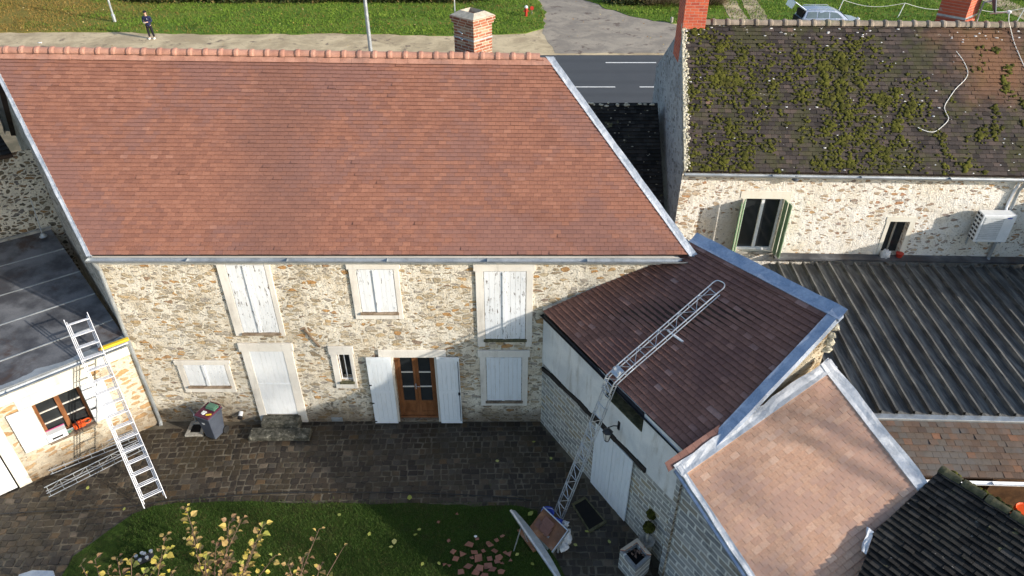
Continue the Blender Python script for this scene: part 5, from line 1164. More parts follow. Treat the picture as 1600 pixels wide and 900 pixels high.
mb = MB(); mb.tube(smooth_path([FL.pt(cu + .06, c_ + .04, .0), FL.pt(cu + .16, c_ + .03, .0), FL.pt(cu + .21, c_ + .09, 0), FL.pt(cu + .16, c_ + .15, 0), FL.pt(cu + .04, c_ + .15, 0)]), .018, 8); mb.finish('rear_handle', M['orange'], CS)
mb = MB(); mb.tube(smooth_path([FL.pt(cu - .08, c_ + .05, .07), FL.pt(cu - .09, c_ + .2, .06), FL.pt(cu - .09, c_ + .23, -.02), FL.pt(cu - .08, c_ + .1, -.06)]), .013, 6); mb.finish('front_handle', M['blackpaint'], CS)
mb = MB(); mb.fbox(FL, cu - .38, cu - .17, c_ + .04, c_ + .09, .0, .012); mb.finish('guide_bar', M['galv'], CS, bevel=.003)
mb = MB(); pu = FL.uz(105, 668, -.05)[0]
for k in range(6): mb.blob(FL.pt(tu + .25 + random.uniform(-.03, .12), c_ + .03, random.uniform(-.06, .05)), (.03, .04, .02), k, sub=1)
tag(mb.finish('rag', M['green'], None, FL.pt(tu + .25, c_, 0)), 'crumpled dark green rag between toolbox and chainsaw on the sill', 'rag')
# yellow roll on the gutter
ya_, yb2 = P(157, 545, 2.93), P(201, 529, 2.93); dy = (yb2 - ya_).normalized()
YL = thing('spirit_level', 'yellow boxed level lying along the zinc roof edge by the downpipe', 'level', (ya_ + yb2) / 2)
mb = MB(); mb.bar(ya_, yb2, .10, .06); mb.finish('body', M['yellow'], YL, bevel=.012)
mb = MB(); mb.bar(ya_ - dy * .05, ya_ - dy * .002, .075, .045); mb.finish('end_cap', M['ply'], YL, bevel=.01)
# vent / aerial on the wing roof
vp = P(68, 370, 3.44); AE = thing('roof_vent', 'small grey fitting with a thin rod on the back edge of the zinc roof', 'vent', vp)
mb = MB(); mb.lathe(vp, [(.09, 0), (.10, .02), (.06, .05), (.045, .10), (.0, .12)], 12); mb.finish('fitting', M['zinc'], AE)
mb = MB(); mb.tube([vp + V(0, 0, .1), vp + V(.05, .05, 1.05)], .012, 6); mb.finish('rod', M['galv'], AE)
# taller old building behind the wing
FB = Frame((bkR.x - .05, bkR.y + .10), ((bkR - bkL).x, (bkR - bkL).y)); TBB = thing('old_barn', 'taller old rubble building with black roof behind the left wing', 'barn', FB.pt(-3, 0, -2))
bz = FB.uz(20, 238)[1]; mb = MB(); wall(mb, FB, -7, .5, 0, bz); mb.finish('wall', M['rubble_dark'], TBB)
a, b = FB.pt(-7, bz, .12), FB.pt(-.15, bz, .12); c, d = FB.pt(-.6, bz + 1.5, -2.6), FB.pt(-7, bz + 1.5, -2.6)
mb = MB(); tiles(mb, a, b, c, d, 22, .17, .018, .006); kr = mb.finish('roof', M['tile_black'], TBB); mb = MB(); slab(mb, a, b, c, d, .12); mb.finish('roof_deck', M['underlay'], kr)

# ------------------------------------------------------------------ LADDER
base = P(243, 786, 0); gt = V(-9.49, 12.28, 2.93); ld = (gt - V(base.x, base.y, 0)); ld_n = ld.normalized(); Llen = ld.length * 1.205
wdir = V(-ld.y, ld.x, 0).normalized(); wdir = wdir if wdir.x > 0 else -wdir; nl = ld_n.cross(wdir).normalized(); nl = nl if nl.z > 0 else -nl
LD = thing('extension_ladder', 'long aluminium triple extension ladder leaning on the gutter of the left wing', 'ladder', base)
for s_, (wd_, off, l0, l1) in enumerate(((.235, .13, .0, Llen), (.205, .065, .08, Llen - .06), (.175, .0, .16, Llen - .14))):
    mb = MB(); o_ = base + nl * off + V(0, 0, .01)
    for sg in (-1, 1): mb.bar(o_ + wdir * sg * wd_ + ld_n * l0, o_ + wdir * sg * wd_ + ld_n * l1, .018, .04, nl)
    k = .20 + .03 * s_
    while k < l1 - .05: mb.bar(o_ - wdir * wd_ + ld_n * k, o_ + wdir * wd_ + ld_n * k, .022, .022, nl); k += .28
    mb.finish('ladder_section', M['alu'], LD, bevel=.003)

# ------------------------------------------------------------------ LATTICE HOIST
def lattice(mb, pts, wd, ups, h=.12, sp=.30, r=.013, simple=True):
    """two lower and one/two upper chords with rungs and diagonals, following pts"""
    pts = [Vector(p) for p in pts]; L = [0]
    for i in range(len(pts) - 1): L.append(L[-1] + (pts[i + 1] - pts[i]).length)
    def at(s):
        for i in range(len(pts) - 1):
            if s <= L[i + 1] or i == len(pts) - 2: return lerp(pts[i], pts[i + 1], (s - L[i]) / (L[i + 1] - L[i])), i
    def up(i): return ups[i] if isinstance(ups, list) else ups
    ch = {}
    for sg in (-1, 1):
        for lv, hh_ in (('b', 0), ('t', h)):
            path = [p + wd * sg + up(min(i, len(pts) - 2)) * hh_ for i, p in enumerate(pts)]; mb.tube(path, r if lv == 't' else r * .85, 6)
    s = .05; k = 0
    while s < L[-1]:
        p, i = at(s); u_ = up(i); mb.tube([p - wd + u_ * h, p + wd + u_ * h], r * .7, 5)
        for sg in (-1, 1): mb.tube([p + wd * sg, p + wd * sg + u_ * h], r * .55, 4)
        if s + sp < L[-1]:
            p2, i2 = at(s + sp); u2 = up(i2); a_, b_ = (-1, 1) if k % 2 else (1, -1)
            mb.tube([p + wd * a_ + u_ * h, p2 + wd * b_ + u2 * h], r * .5, 4)
            for sg in (() if simple else (-1, 1)): mb.tube([p + wd * sg, p2 + wd * sg + u2 * h], r * .5, 4)
        s += sp; k += 1
HO = thing('roof_hoist', 'galvanised lattice roof hoist rail bent over the eave of the maroon roof', 'hoist', P(876, 806))
hb = P(874, 806, .12)
def onm(px, py, h=.1):
    r = ray(px, py); c0 = Vector((0, 0, CAM_H)); t_ = (e1 + mnr * h - c0).dot(mnr) / r.dot(mnr); return c0 + r * t_
ht = onm(1122, 452, .08); hbend = onm(978, 576, .16)
hl = onm(966, 590, .05); hl = hl + FR.n * .12 - V(0, 0, .02)
upd = (ht - hbend).normalized(); wv = upd.cross(mnr).normalized() * .125
lowd = (hl - hb).normalized(); lown = lowd.cross(wv).normalized(); lown = lown if lown.z > 0 else -lown
mb = MB(); mid1 = lerp(hb, hl, .93); mid2 = lerp(hbend, ht, .05)
lattice(mb, [hb, mid1], wv, lown, .06, .27, .013); mb.finish('lower_rail', M['galv'], HO)
mb = MB(); pth = [mid1, hl, hbend, mid2]; nb = (lown + mnr).normalized(); lattice(mb, pth, wv, [lown, nb, mnr], .11, .16, .015); mb.finish('bend_rail', M['galv'], HO)
mb = MB(); lattice(mb, [mid2, lerp(mid2, ht, .97)], wv, mnr, .11, .27, .014)
tp_ = lerp(mid2, ht, .97); mb.tube(smooth_path([tp_ - wv + mnr * .11, tp_ - wv + upd * .10 + mnr * .11, tp_ - wv * .7 + upd * .18 + mnr * .11, tp_ + wv * .4 + upd * .21 + mnr * .11, tp_ + wv + upd * .14 + mnr * .11, tp_ + wv + mnr * .11]), .013, 6); mb.finish('upper_rail', M['galv'], HO)
mb = MB(); fa = onm(1043, 516, .12); mb.tube([fa, onm(1053, 524, .10)], .022, 6); mb.tube([onm(1053, 524, .10), onm(1070, 536, .04)], .026, 8); mb.finish('roof_foot', M['alu'], HO)
mb = MB(); bc = lerp(hbend, hl, .5) + mnr * .12; mb.box(bc, wv * .8, upd * .10, mnr * .03)
for f in (-.6, .6): mb.lathe(bc + wv * f + mnr * .06, [(.035, -.02), (.035, .02)], 10, ax=wv)
mb.finish('pulley_block', M['galv'], HO, bevel=.004)
# hoist platform at the foot: ply tray of tiles
pc = P(856, 826, .55); PT = thing('hoist_platform', 'brown plywood hoist tray tilted at the foot of the lattice rail', 'platform', V(pc.x, pc.y, .1))
ax_ = (P(878, 815, .6) - P(848, 795, .7)); ax_ = V(.30, -.32, -.05).normalized(); ay_ = V(-.62, -.60, -.5).normalized(); az_ = ax_.cross(ay_).normalized(); az_ = az_ if az_.z > 0 else -az_
pc = P(857, 828, .5)
mb = MB(); mb.box(pc, ax_ * .36, ay_ * .26, az_ * .012); mb.finish('tray', M['ply'], PT)
mb = MB(); mb.box(pc - ay_ * .27 + az_ * .05, ax_ * .36, ay_ * .012, az_ * .06); mb.box(pc + ax_ * .365 + az_ * .05, ax_ * .01, ay_ * .27, az_ * .05); mb.finish('rim', M['galv'], PT, bevel=.003)
mb = MB()
for k in range(5): mb.box(pc + ax_ * random.uniform(-.22, .0) + ay_ * random.uniform(-.15, .1) + az_ * (.02 + k * .016), ax_ * .13, ay_ * .085, az_ * .006)
mb.finish('tile_stack', M['tile_maroon'], PT)
mb = MB(); mb.box(V(pc.x - .02, pc.y + .03, .24), (.10, -.10, 0), (.09, .09, 0), (0, 0, .22))
for s_ in (-1, 1): mb.bar(pc + ax_ * .3 * s_, V((pc + ax_ * .3 * s_).x, (pc + ax_ * .3 * s_).y, .04), .04, .04)
mb.finish('frame', M['galv'], PT, bevel=.005)
bp_ = P(856, 795, .45); mb = MB(); mb.lathe(V(bp_.x, bp_.y, .05), [(.11, 0), (.145, .28), (.15, .30), (.135, .30), (.10, .03), (.0, .03)], 18); BU = thing('bucket', 'blue plastic bucket behind the hoist tray', 'bucket', V(bp_.x, bp_.y, .05)); mb.finish('pail', M['bluep'], BU, smooth=True)
mb = MB(); mb.tube([V(bp_.x + .145 * math.cos(a), bp_.y, .35 + .13 * math.sin(a)) for a in np.linspace(0, math.pi, 9)], .006, 5); mb.finish('handle', M['galv'], BU)
for k, (x, y) in enumerate(((867, 812),)):
    p = P(x + 3, y + 5, .35); mb = MB(); mb.blob(p, (.12, .09, .10), 4, sub=3, amp=.5, freq=2); tag(mb.finish('rope_bundle', M['bluep'], None, p, smooth=True), 'bundle of blue rope and sheeting at the hoist rail foot', 'rope')
p = P(884, 838, .25); mb = MB(); mb.blob(p, (.11, .20, .16), 9, sub=3, amp=.75, freq=2.2); mb.blob(p + V(-.05, -.2, -.08), (.10, .10, .08), 12, sub=3, amp=.6, freq=2.4); mb.blob(p + V(.0, .22, .12), (.07, .06, .07), 15, sub=3, amp=.6, freq=2.4)
tag(mb.finish('rubble_sack', M['cloth'], None, V(p.x, p.y, 0), smooth=True), 'crumpled white sack slumped beside the hoist tray', 'sack')
# long folded zinc sheet on edge
za_, zb3 = P(799, 797, .75), P(874, 906, .95); zd = (zb3 - za_).normalized(); zs = V(zd.y, -zd.x, 0).normalized(); zs = zs if zs.x > 0 else -zs
zb3 = zb3 + zd * .3
ZS = thing('metal_sheet', 'long folded grey metal sheet propped diagonally in front of the hoist tray', 'sheet', (za_ + zb3) / 2 - V(0, 0, .8))
mb = MB(); rows = []; n_ = 12
for i in range(n_ + 1):
    p = lerp(za_, zb3, i / n_); w_ = .03 + .13 * math.sin(math.pi * min(1, i / n_ + .08)) ** .6
    rows += [p - zs * .035 - V(0, 0, .02), p - zs * .035 + V(0, 0, .015), p + V(0, 0, .018), p + zs * .012 - V(0, 0, .01), p + zs * w_ - V(0, 0, .05 + .2 * w_)]
mb.add(rows, [(i * 5 + j, i * 5 + j + 1, (i + 1) * 5 + j + 1, (i + 1) * 5 + j) for i in range(n_) for j in range(4)])
sh = mb.finish('sheet', M['galv'], ZS); so_ = sh.modifiers.new('thick', 'SOLIDIFY'); so_.thickness = .004
mb = MB()
for f in (.2, .8):
    p = lerp(za_, zb3, f)
    for s_ in (-1, 1): mb.tube([p - V(0, 0, .03), V(p.x + s_ * .18 * zs.x, p.y + s_ * .18 * zs.y, .02)], .012, 6)
mb.finish('trestle_leg', M['galv'], ZS)
b0, b1_, b2_ = P(809, 828, .12), P(834, 862, .12), P(842, 856, .12)
mb = MB(); q = [P(808, 829, .1), P(833, 863, .1), P(846, 856, .1), P(822, 824, .1)]; mb.hexa(q + [x + V(0, 0, .03) for x in q]); BD = mb.finish('board', M['ply'], None, q[0], bevel=.004); tag(BD, 'reddish brown board lying under the folded metal sheet on the lawn edge', 'board')
# spare hoist sections lying by the wing
def lat_thing(label, a, b, width, h=.22):
    T = thing('hoist_section', label, 'hoist section', a, 'spare lattice hoist sections on the paving'); m_ = MB(); d_ = (b - a).normalized(); up_ = V(0, 0, 1); h = .12; wv_ = d_.cross(up_).normalized() * width / 2
    lattice(m_, [a, b], wv_, up_, h, .28, .011); m_.finish('lattice', M['galv'], T); return T
lat_thing('spare lattice hoist section lying closest to the left wing wall', P(78, 736, .06), P(212, 683, .06), .24, .20)
lat_thing('spare lattice hoist section lying farther out on the paving', P(74, 772, .06), P(222, 698, .06), .22, .20)

# ------------------------------------------------------------------ BIN, COVER, PIT, PLANTER
bc = P(338, 680, 0); ba = R(-22); bx = V(math.cos(ba), math.sin(ba), 0); by = V(-math.sin(ba), math.cos(ba), 0)
BN = thing('wheelie_bin', 'slate grey wheelie bin with plum lid standing against the facade', 'bin', bc)
def taper(mb, c, bx, by, a0, b0, a1, b1, z0, z1): mb.hexa([c + bx * sx * a0 + by * sy * b0 + V(0, 0, z0) for sx, sy in ((-1, -1), (1, -1), (1, 1), (-1, 1))] + [c + bx * sx * a1 + by * sy * b1 + V(0, 0, z1) for sx, sy in ((-1, -1), (1, -1), (1, 1), (-1, 1))])
mb = MB(); taper(mb, bc, bx, by, .15, .17, .20, .23, .06, .78); taper(mb, bc, bx, by, .22, .25, .225, .255, .782, .83); mb.finish('body', M['plast_grey'], BN, bevel=.015)
mb = MB(); taper(mb, bc, bx, by, .215, .245, .20, .23, .832, .865); mb.tube([bc + bx * -.17 + by * .27 + V(0, 0, .85), bc + bx * .17 + by * .27 + V(0, 0, .85)], .014, 8); mb.finish('lid', M['purple'], BN, bevel=.01)
mb = MB(); mb.lathe(bc - by * .212 - bx * .03 + V(0, 0, .62), [(.055, 0), (.055, .004), (.03, .005)], 16, ax=-by); mb.finish('sticker', M['plast_white'], BN)
for s_ in (-1, 1):
    mb = MB(); mb.lathe(bc + bx * s_ * .165 + by * .19 + V(0, 0, .10), [(.10, -.02), (.10, .02), (.06, .025)], 16, ax=bx); mb.finish('wheel', M['rubber'], BN)
tz = .867; c3 = bc + by * .10 + bx * .05 + V(0, 0, tz)
mb = MB(); mb.box(c3 + V(0, 0, .025), bx * .13, by * .085, (0, 0, .023)); mb.box(c3 + V(0, .01, .066), bx * .115, by * .075, (0, 0, .015)); tag(mb.finish('box', M['green'], None, c3, bevel=.006), 'flat green and brown box on the plum bin lid', 'box')
c4 = bc - by * .13 - bx * .02 + V(0, 0, tz); mb = MB(); mb.lathe(c4, [(.03, 0), (.045, 0), (.045, .03), (.03, .03)], 14); mb.box(c4 + bx * -.0 + by * .05 + V(0, 0, .012), bx * .05, by * .02, (0, 0, .01)); tag(mb.finish('tape_roll', M['plast_white'], None, c4), 'white tape roll on the front of the plum bin lid', 'tape')
c5 = bc - by * .12 + bx * .13 + V(0, 0, tz); mb = MB(); mb.box(c5 + V(0, 0, .012), (bx + by * .6) * .055, (by - bx * .6) * .018, (0, 0, .011)); tag(mb.finish('tape_measure', M['yellow'], None, c5, bevel=.004), 'small yellow tool on the right of the plum bin lid', 'tool')
p = P(304, 690, .0); p.z = 0; cv = [P(289, 683), P(318, 682), P(323, 660), P(300, 660)]
IC = thing('inspection_cover', 'square concrete drain frame set in the paving left of the bin', 'drain', sum(cv, V(0, 0, 0)) / 4)
ctr = sum(cv, V(0, 0, 0)) / 4; inn = [lerp(q, ctr, .42) for q in cv]; mb = MB()
for i in range(4): mb.hexa([cv[i], cv[(i + 1) % 4], inn[(i + 1) % 4], inn[i]] + [x + V(0, 0, .06) for x in (cv[i], cv[(i + 1) % 4], inn[(i + 1) % 4], inn[i])])
mb.finish('frame', M['concrete'], IC, bevel=.008); mb = MB(); mb.quad(*[x + V(0, 0, .036) for x in inn]); mb.finish('cover', M['roomdark'], IC)  # the inner sheet is painted black for the dark of the recess
q = FM.uz(375, 648, .1); p = FM.pt(q[0], q[1], 0); PV = thing('pipe_stub', 'short white pipe with black end sticking out low on the facade', 'pipe', p)
mb = MB(); mb.lathe(p, [(.055, 0), (.055, .13), (.03, .13)], 14, ax=(0, -1, -.4)); mb.finish('pipe', M['plast_white'], PV); mb = MB(); mb.lathe(p + V(0, -.115, -.05), [(.065, 0), (.065, .06), (.045, .07)], 14, ax=(0, -1, -.5)); mb.finish('end_cap', M['blackpaint'], PV)
mb = MB(); q = FM.uz(300, 640, .05); p = FM.pt(q[0], 0, .06); mb.tube([FM.pt(q[0], .0, .06), FM.pt(q[0], .28, .06), FM.pt(q[0], .32, .03), FM.pt(q[0] - .06, .5, .03)], .018, 8); tag(mb.finish('pipe', M['zinc'], None, p), 'thin grey pipe rising from the paving left of the bin', 'pipe')
# cellar pit
cv = [P(893, 789), P(921, 834), P(948, 818), P(914, 777)]; ctr = sum(cv, V(0, 0, 0)) / 4; PI = thing('cellar_pit', 'dark open rectangular pit with concrete kerb near the white doors', 'pit', ctr)
inn = [lerp(q, ctr, .16) for q in cv]; mb = MB()
for i in range(4): mb.hexa([cv[i], cv[(i + 1) % 4], inn[(i + 1) % 4], inn[i]] + [x + V(0, 0, .05) for x in (cv[i], cv[(i + 1) % 4], inn[(i + 1) % 4], inn[i])])
mb.finish('kerb', M['mossstone'], PI, bevel=.006); mb = MB(); mb.quad(*[x + V(0, 0, .034) for x in inn]); mb.finish('opening', M['roomdark'], PI)  # flat black sheet painted in place of the pit's inner darkness
mb = MB(); mb.tube(smooth_path([P(x, y, .035) for x, y in ((-40, 806), (60, 799), (130, 796), (200, 792), (260, 783), (330, 777), (420, 771), (500, 769), (650, 770), (760, 775), (830, 781))], 4), .012, 5)
tag(mb.finish('hose', M['blackpaint'], None, P(420, 771, .02)), 'thin black hose lying across the paving along the lawn edge', 'hose')
# planter
PL = thing('stone_planter', 'stone trough planter with brick coping against the grey coursed wall', 'planter', P(985, 885)); 
cz = .62; tq = [P(969, 858, cz), P(994, 888, cz), P(1018, 866, cz), P(996, 840, cz)]; ctr = sum(tq, V(0, 0, 0)) / 4; inn = [lerp(q, ctr, .3) for q in tq]; mb = MB()
for i in range(4):
    a_, b_, c_, d_ = tq[i], tq[(i + 1) % 4], inn[(i + 1) % 4], inn[i]; mb.hexa([V(x.x, x.y, .01) for x in (a_, b_, c_, d_)] + [a_ - V(0, 0, .05), b_ - V(0, 0, .05), c_ - V(0, 0, .05), d_ - V(0, 0, .05)])
mb.finish('trough', M['coursed2'], PL, bevel=.01); mb = MB()
for i in (2, 3):
    a_, b_, c_, d_ = tq[i], tq[(i + 1) % 4], inn[(i + 1) % 4], inn[i]; mb.hexa([x - V(0, 0, .048) for x in (a_, b_, c_, d_)] + [a_, b_, c_, d_])
mb.finish('coping', M['redpaint'] if False else M['brick'], PL, bevel=.008)
mb = MB(); mb.quad(*[V(x.x, x.y, .45) for x in inn]); mb.finish('soil', M['roomdark'], PL)
mb = MB()
for k in range(14): leafquad(mb, V(ctr.x + random.gauss(0, .1), ctr.y + random.gauss(0, .08), .48 + random.random() * .08), .035, random.uniform(0, 6), .6, (random.random() * .6, .5, 0))
mb.finish('dead_plant', M['twig'], PL)['kind'] = 'stuff'
for k, (x, y, z, r_, lb) in enumerate(((1019, 803, 1.1, .11, 'round mossy ball plant, upper of the pair by the grey coursed wall'), (1014, 824, .95, .12, 'round mossy ball plant, lower of the pair by the grey coursed wall'))):
    p = P(x, y, z); T = thing('ball_plant', lb, 'plant', V(p.x, p.y, 0), 'ball plants by the coursed wall'); mb = MB()
    for i in range(420):
        v = Vector((random.gauss(0, 1), random.gauss(0, 1), random.gauss(0, 1))).normalized() * r_ * random.uniform(.75, 1.05); leafquad(mb, p + v, .02, random.uniform(0, 6), 1.0, (random.random(), .5, 0))
    mb.blob(p, r_ * .8, k, sub=2); mb.finish('foliage', M['moss'], T); mb = MB(); mb.lathe(V(p.x, p.y, .005), [(.10, 0), (.13, .3), (.12, .32), (.03, .34), (.025, z - r_ * .6)], 12); mb.finish('pot', M['concrete'], T)
p = P(1010, 846, .5); mb = MB(); mb.lathe(V(p.x, p.y, .01), [(.10, 0), (.07, .08), (.12, .3), (.16, .5), (.17, .52), (.13, .52), (.05, .45)], 14); tag(mb.finish('stone_urn', M['concrete'], None, V(p.x, p.y, .01)), 'pale stone urn between the ball plants and the trough planter', 'urn')
# broken tiles on the lawn
deb = [(701, 845, 0), (708, 862, 1), (712, 873, 1), (722, 866, 1), (734, 851, 2), (741, 863, 1), (747, 872, 2), (732, 885, 2), (750, 887, 2), (763, 884, 2), (773, 861, 1), (780, 871, 1), (765, 851, 1), (790, 864, 0), (795, 866, 1), (785, 880, 0), (757, 900, 1), (782, 893, 1), (770, 890, 1),
       (763, 848, 0), (776, 844, 0), (745, 842, 0), (714, 803, 0), (685, 816, 0), (702, 884, 0), (776, 877, 1), (755, 861, 0), (738, 872, 0), (720, 893, 1), (798, 875, 0), (744, 895, 1), (765, 873, 1), (785, 838, 0), (694, 882, 0)]
deb_lab = 'broken red clay roof tile lying in the heap on the courtyard lawn'
for k, (x, y, sz) in enumerate(deb):
    p = P(x, y, .055 + (k % 3) * .012); s_ = (.055, .09, .12)[sz]; mb = MB(); n_ = random.choice((3, 4, 4, 5)) if sz < 2 else 4; a0 = random.uniform(0, 6.3)
    pts = [V(math.cos(a0 + 2 * math.pi * i / n_) * s_ * random.uniform(.7, 1.2), math.sin(a0 + 2 * math.pi * i / n_) * s_ * random.uniform(.6, 1.0), 0) for i in range(n_)]
    rt = Matrix.Rotation(random.uniform(-.35, .35), 3, 'X') @ Matrix.Rotation(random.uniform(-.3, .3), 3, 'Y')
    mb.prism([p + rt @ q for q in pts], rt @ V(0, 0, .014), (random.random(), random.random(), 0)); mb.usec = True
    tag(mb.finish('tile_fragment', M['tile_main'], None, p, bevel=.002), deb_lab, 'broken tile', 'broken roof tiles on the lawn')
# single fallen leaves in the yard
fl_px = [(530, 804), (616, 846), (611, 854), (194, 795), (640, 777), (857, 848), (808, 866), (829, 802), (917, 830), (899, 851), (660, 881), (288, 841), (655, 827), (686, 880), (861, 716), (834, 690), (777, 720), (137, 762), (649, 835), (832, 881), (952, 846), (743, 838), (577, 834)]
for k, (x, y) in enumerate(fl_px):
    p = P(x, y, .075); mb = MB(); leafquad(mb, p, .05 if k not in (1, 4, 5, 7) else .08, random.uniform(0, 6), .25, (random.random(), .5, 0))
    tag(mb.finish('fallen_leaf', M['leaf_pale'], None, p), 'single pale yellow-green leaf fallen flat on the shaded courtyard', 'leaf', 'single fallen leaves in the courtyard')
p = P(743, 838, .08); mb = MB(); mb.blob(p, (.035, .03, .02), 2, sub=2); tag(mb.finish('plaster_lump', M['plast_white'], None, p), 'small bright white lump above the broken tile heap', 'rubble')
# tray of pots, garden table
TR = thing('pot_tray', 'small tray of pale blue pots on the lawn behind the yellow shrub', 'tray', P(225, 872, .05)); tc_ = P(225, 872, .1)
mb = MB(); mb.box(tc_ - V(0, 0, .03), (.15, .10, 0), (-.05, .08, 0), (0, 0, .012)); mb.finish('tray', M['blackpaint'], TR)
for i in range(6):
    p = P((213, 222, 219, 230, 236, 226)[i], (869, 864, 875, 871, 861, 865)[i] + 1, .10); mb = MB(); mb.lathe(p - V(0, 0, .015), [(.028, 0), (.038, .05), (.03, .05)], 10); mb.finish('pot', M['galv'], TR)
tq = [P(30, 899, .74), P(52, 892, .74), P(84, 893, .74), P(95, 925, .74), P(25, 935, .74)]
TA = thing('garden_table', 'pale blue-white garden table top at the bottom left edge', 'table', V(tq[1].x, tq[1].y, 0)); mb = MB(); mb.prism(tq, (0, 0, .03)); mb.finish('table_top', M['galv'], TA, bevel=.006)
for q in (tq[1], tq[2], tq[3], tq[4]):
    mb = MB(); q2 = lerp(q, sum(tq, V(0, 0, 0)) / 5, .2); mb.tube([V(q2.x, q2.y, .01), V(q2.x, q2.y, .739)], .018, 8); mb.finish('leg', M['galv'], TA)

# ------------------------------------------------------------------ YELLOWING SHRUBS
M['shrubleaf'] = tilemat('autumn_leaf', [(0.0, (0.15, 0.085, 0.045)), (0.25, (0.26, 0.16, 0.075)), (0.5, (0.33, 0.23, 0.085)), (0.75, (0.38, 0.32, 0.05)), (1.0, (0.22, 0.26, 0.06))], rough=.6, spec=.3, bump=.4)
def leaf3(mb, p, d, s, col):
    d = d.normalized(); sd_ = d.cross(V(random.uniform(-.4, .4), random.uniform(-.4, .4), 1)).normalized(); up_ = sd_.cross(d)
    cup = up_ * s * random.uniform(.1, .3)
    ring = [p, p + d * s * .25 + sd_ * s * .42 + cup, p + d * s * .6 + sd_ * s * .48 + cup, p + d * s * .9 + sd_ * s * .22 + cup * .5, p + d * s * 1.15 - up_ * s * .1, p + d * s * .9 - sd_ * s * .22 + cup * .5, p + d * s * .6 - sd_ * s * .48 + cup, p + d * s * .25 - sd_ * s * .42 + cup]
    mb.add(ring + [p + d * s * .55], [(8, i, (i + 1) % 8) for i in range(8)], col)
def shrub(label, base, tips, seed):
    random.seed(seed); T = thing('shrub', label, 'shrub', base, 'yellowing shrubs on the courtyard lawn'); st_ = MB(); lf = MB()
    for (x, y, z, n_, yel) in tips:
        tip = P(x, y, z); b0 = base + V(random.uniform(-.25, .25), random.uniform(-.15, .15), 0)
        m_ = lerp(b0, tip, .5) + V(random.uniform(-.1, .1), random.uniform(-.12, .05), .18); path = smooth_path([b0, m_, tip], 6)
        st_.tube(path, [.014 - .010 * i / (len(path) - 1) for i in range(len(path))], 6)
        n_ = int(n_ * 1.4)
        for k in range(n_):
            f = 1 - (k / n_) * .7; i = f * (len(path) - 1); j = min(int(i), len(path) - 2); p = lerp(path[j], path[j + 1], i - j)
            tang = (path[j + 1] - path[j]).normalized(); a_ = k * 2.4 + random.uniform(-.5, .5)
            o_ = tang.orthogonal().normalized(); q_ = tang.cross(o_); dr = o_ * math.cos(a_) + q_ * math.sin(a_); dr = (dr + tang * .5 + V(0, 0, random.uniform(-.3, .3))).normalized()
            s_ = random.uniform(.055, .14) * (.75 if k < 2 else 1); st_.tube([p, p + dr * .05], .003, 4)
            lf.add([], []); leaf3(lf, p + dr * .05, dr, s_, (min(1, max(0, yel + random.uniform(-.28, .28))), random.random(), 0))
    st_.finish('stem', M['twig'], T); lf.finish('foliage', M['shrubleaf'], T)
    random.seed(seed + 1)
b1 = P(345, 985); b2 = P(215, 990); b3 = P(470, 990)
shrub('yellowing shrub with upright leafy stems at the middle of the bottom edge', V(b1.x, b1.y, .03), [(290, 794, 2.15, 20, .62), (300, 830, 2.0, 16, .5), (358, 812, 2.1, 18, .35), (378, 810, 2.1, 16, .45), (338, 848, 1.9, 12, .2), (412, 820, 2.1, 20, .65), (400, 850, 1.9, 14, .5), (430, 868, 1.7, 10, .8), (320, 870, 1.8, 14, .7), (360, 868, 1.8, 16, .3), (385, 885, 1.7, 14, .5)], 11)
shrub('lower yellow shrub at the left of the upright leafy one', V(b2.x, b2.y, .03), [(258, 838, 1.95, 14, .6), (262, 858, 1.9, 12, .8), (205, 872, 1.8, 9, .6), (183, 872, 1.7, 9, .3), (148, 874, 1.7, 7, .2), (126, 882, 1.6, 7, .75), (168, 892, 1.6, 8, .4), (230, 890, 1.6, 10, .8), (270, 892, 1.6, 12, .6)], 23)
shrub('sparse shrub with long bare arching stems right of the leafy one', V(b3.x, b3.y, .03), [(499, 826, 2.1, 8, .3), (474, 872, 1.8, 9, .2), (536, 856, 2.0, 3, .4), (500, 885, 1.7, 9, .35), (450, 880, 1.7, 10, .5)], 31)
random.seed(99)

# ------------------------------------------------------------------ STREET THINGS
def pole(label, x, y, h_, r0, r1, arm=True):
    T = thing('street_lamp', label, 'street lamp', (x, y, 0), 'street lamps'); m_ = MB(); m_.tube([V(x, y, 0), V(x, y, h_)], [r0, r1], 12); m_.finish('pole', M['galv'], T)
    m_ = MB(); m_.lathe(V(x, y, 0), [(r0 * 1.5, 0), (r0 * 1.5, .5), (r0, .55)], 12); m_.finish('base', M['galv'], T)
    m_ = MB(); m_.tube([V(x, y, h_), V(x, y - .5, h_ + .35), V(x, y - 1.3, h_ + .45)], .04, 8); m_.finish('arm', M['galv'], T)
    m_ = MB(); m_.box(V(x, y - 1.6, h_ + .45), (.14, 0, 0), (0, .35, 0), (0, 0, .06)); m_.finish('lamp_head', M['zinc'], T, bevel=.03)
p = P(581, 92); 
pole('tall pale steel lamp post rising behind the main roof ridge', -6.62, 33.6, 8, .105, .07)
p = P(180, 35); pole('thin steel lamp post on the grass behind the person', p.x, p.y, 7, .075, .05)
hp = P(822, 26); HY = thing('fire_hydrant', 'red fire hydrant with white top on the grass corner', 'hydrant', hp)
mb = MB(); mb.lathe(hp, [(.14, 0), (.14, .05), (.09, .07), (.09, .45), (.12, .48), (.12, .60)], 14); 
for s_ in (-1, 1): mb.lathe(hp + V(s_ * .08, 0, .38), [(.05, 0), (.05, .1), (.035, .11)], 10, ax=(s_, 0, 0))
mb.finish('body', M['redpaint'], HY); mb = MB(); mb.lathe(hp + V(0, 0, .601), [(.125, 0), (.125, .08), (.08, .14), (.03, .16)], 14); mb.finish('cap', M['plast_white'], HY)
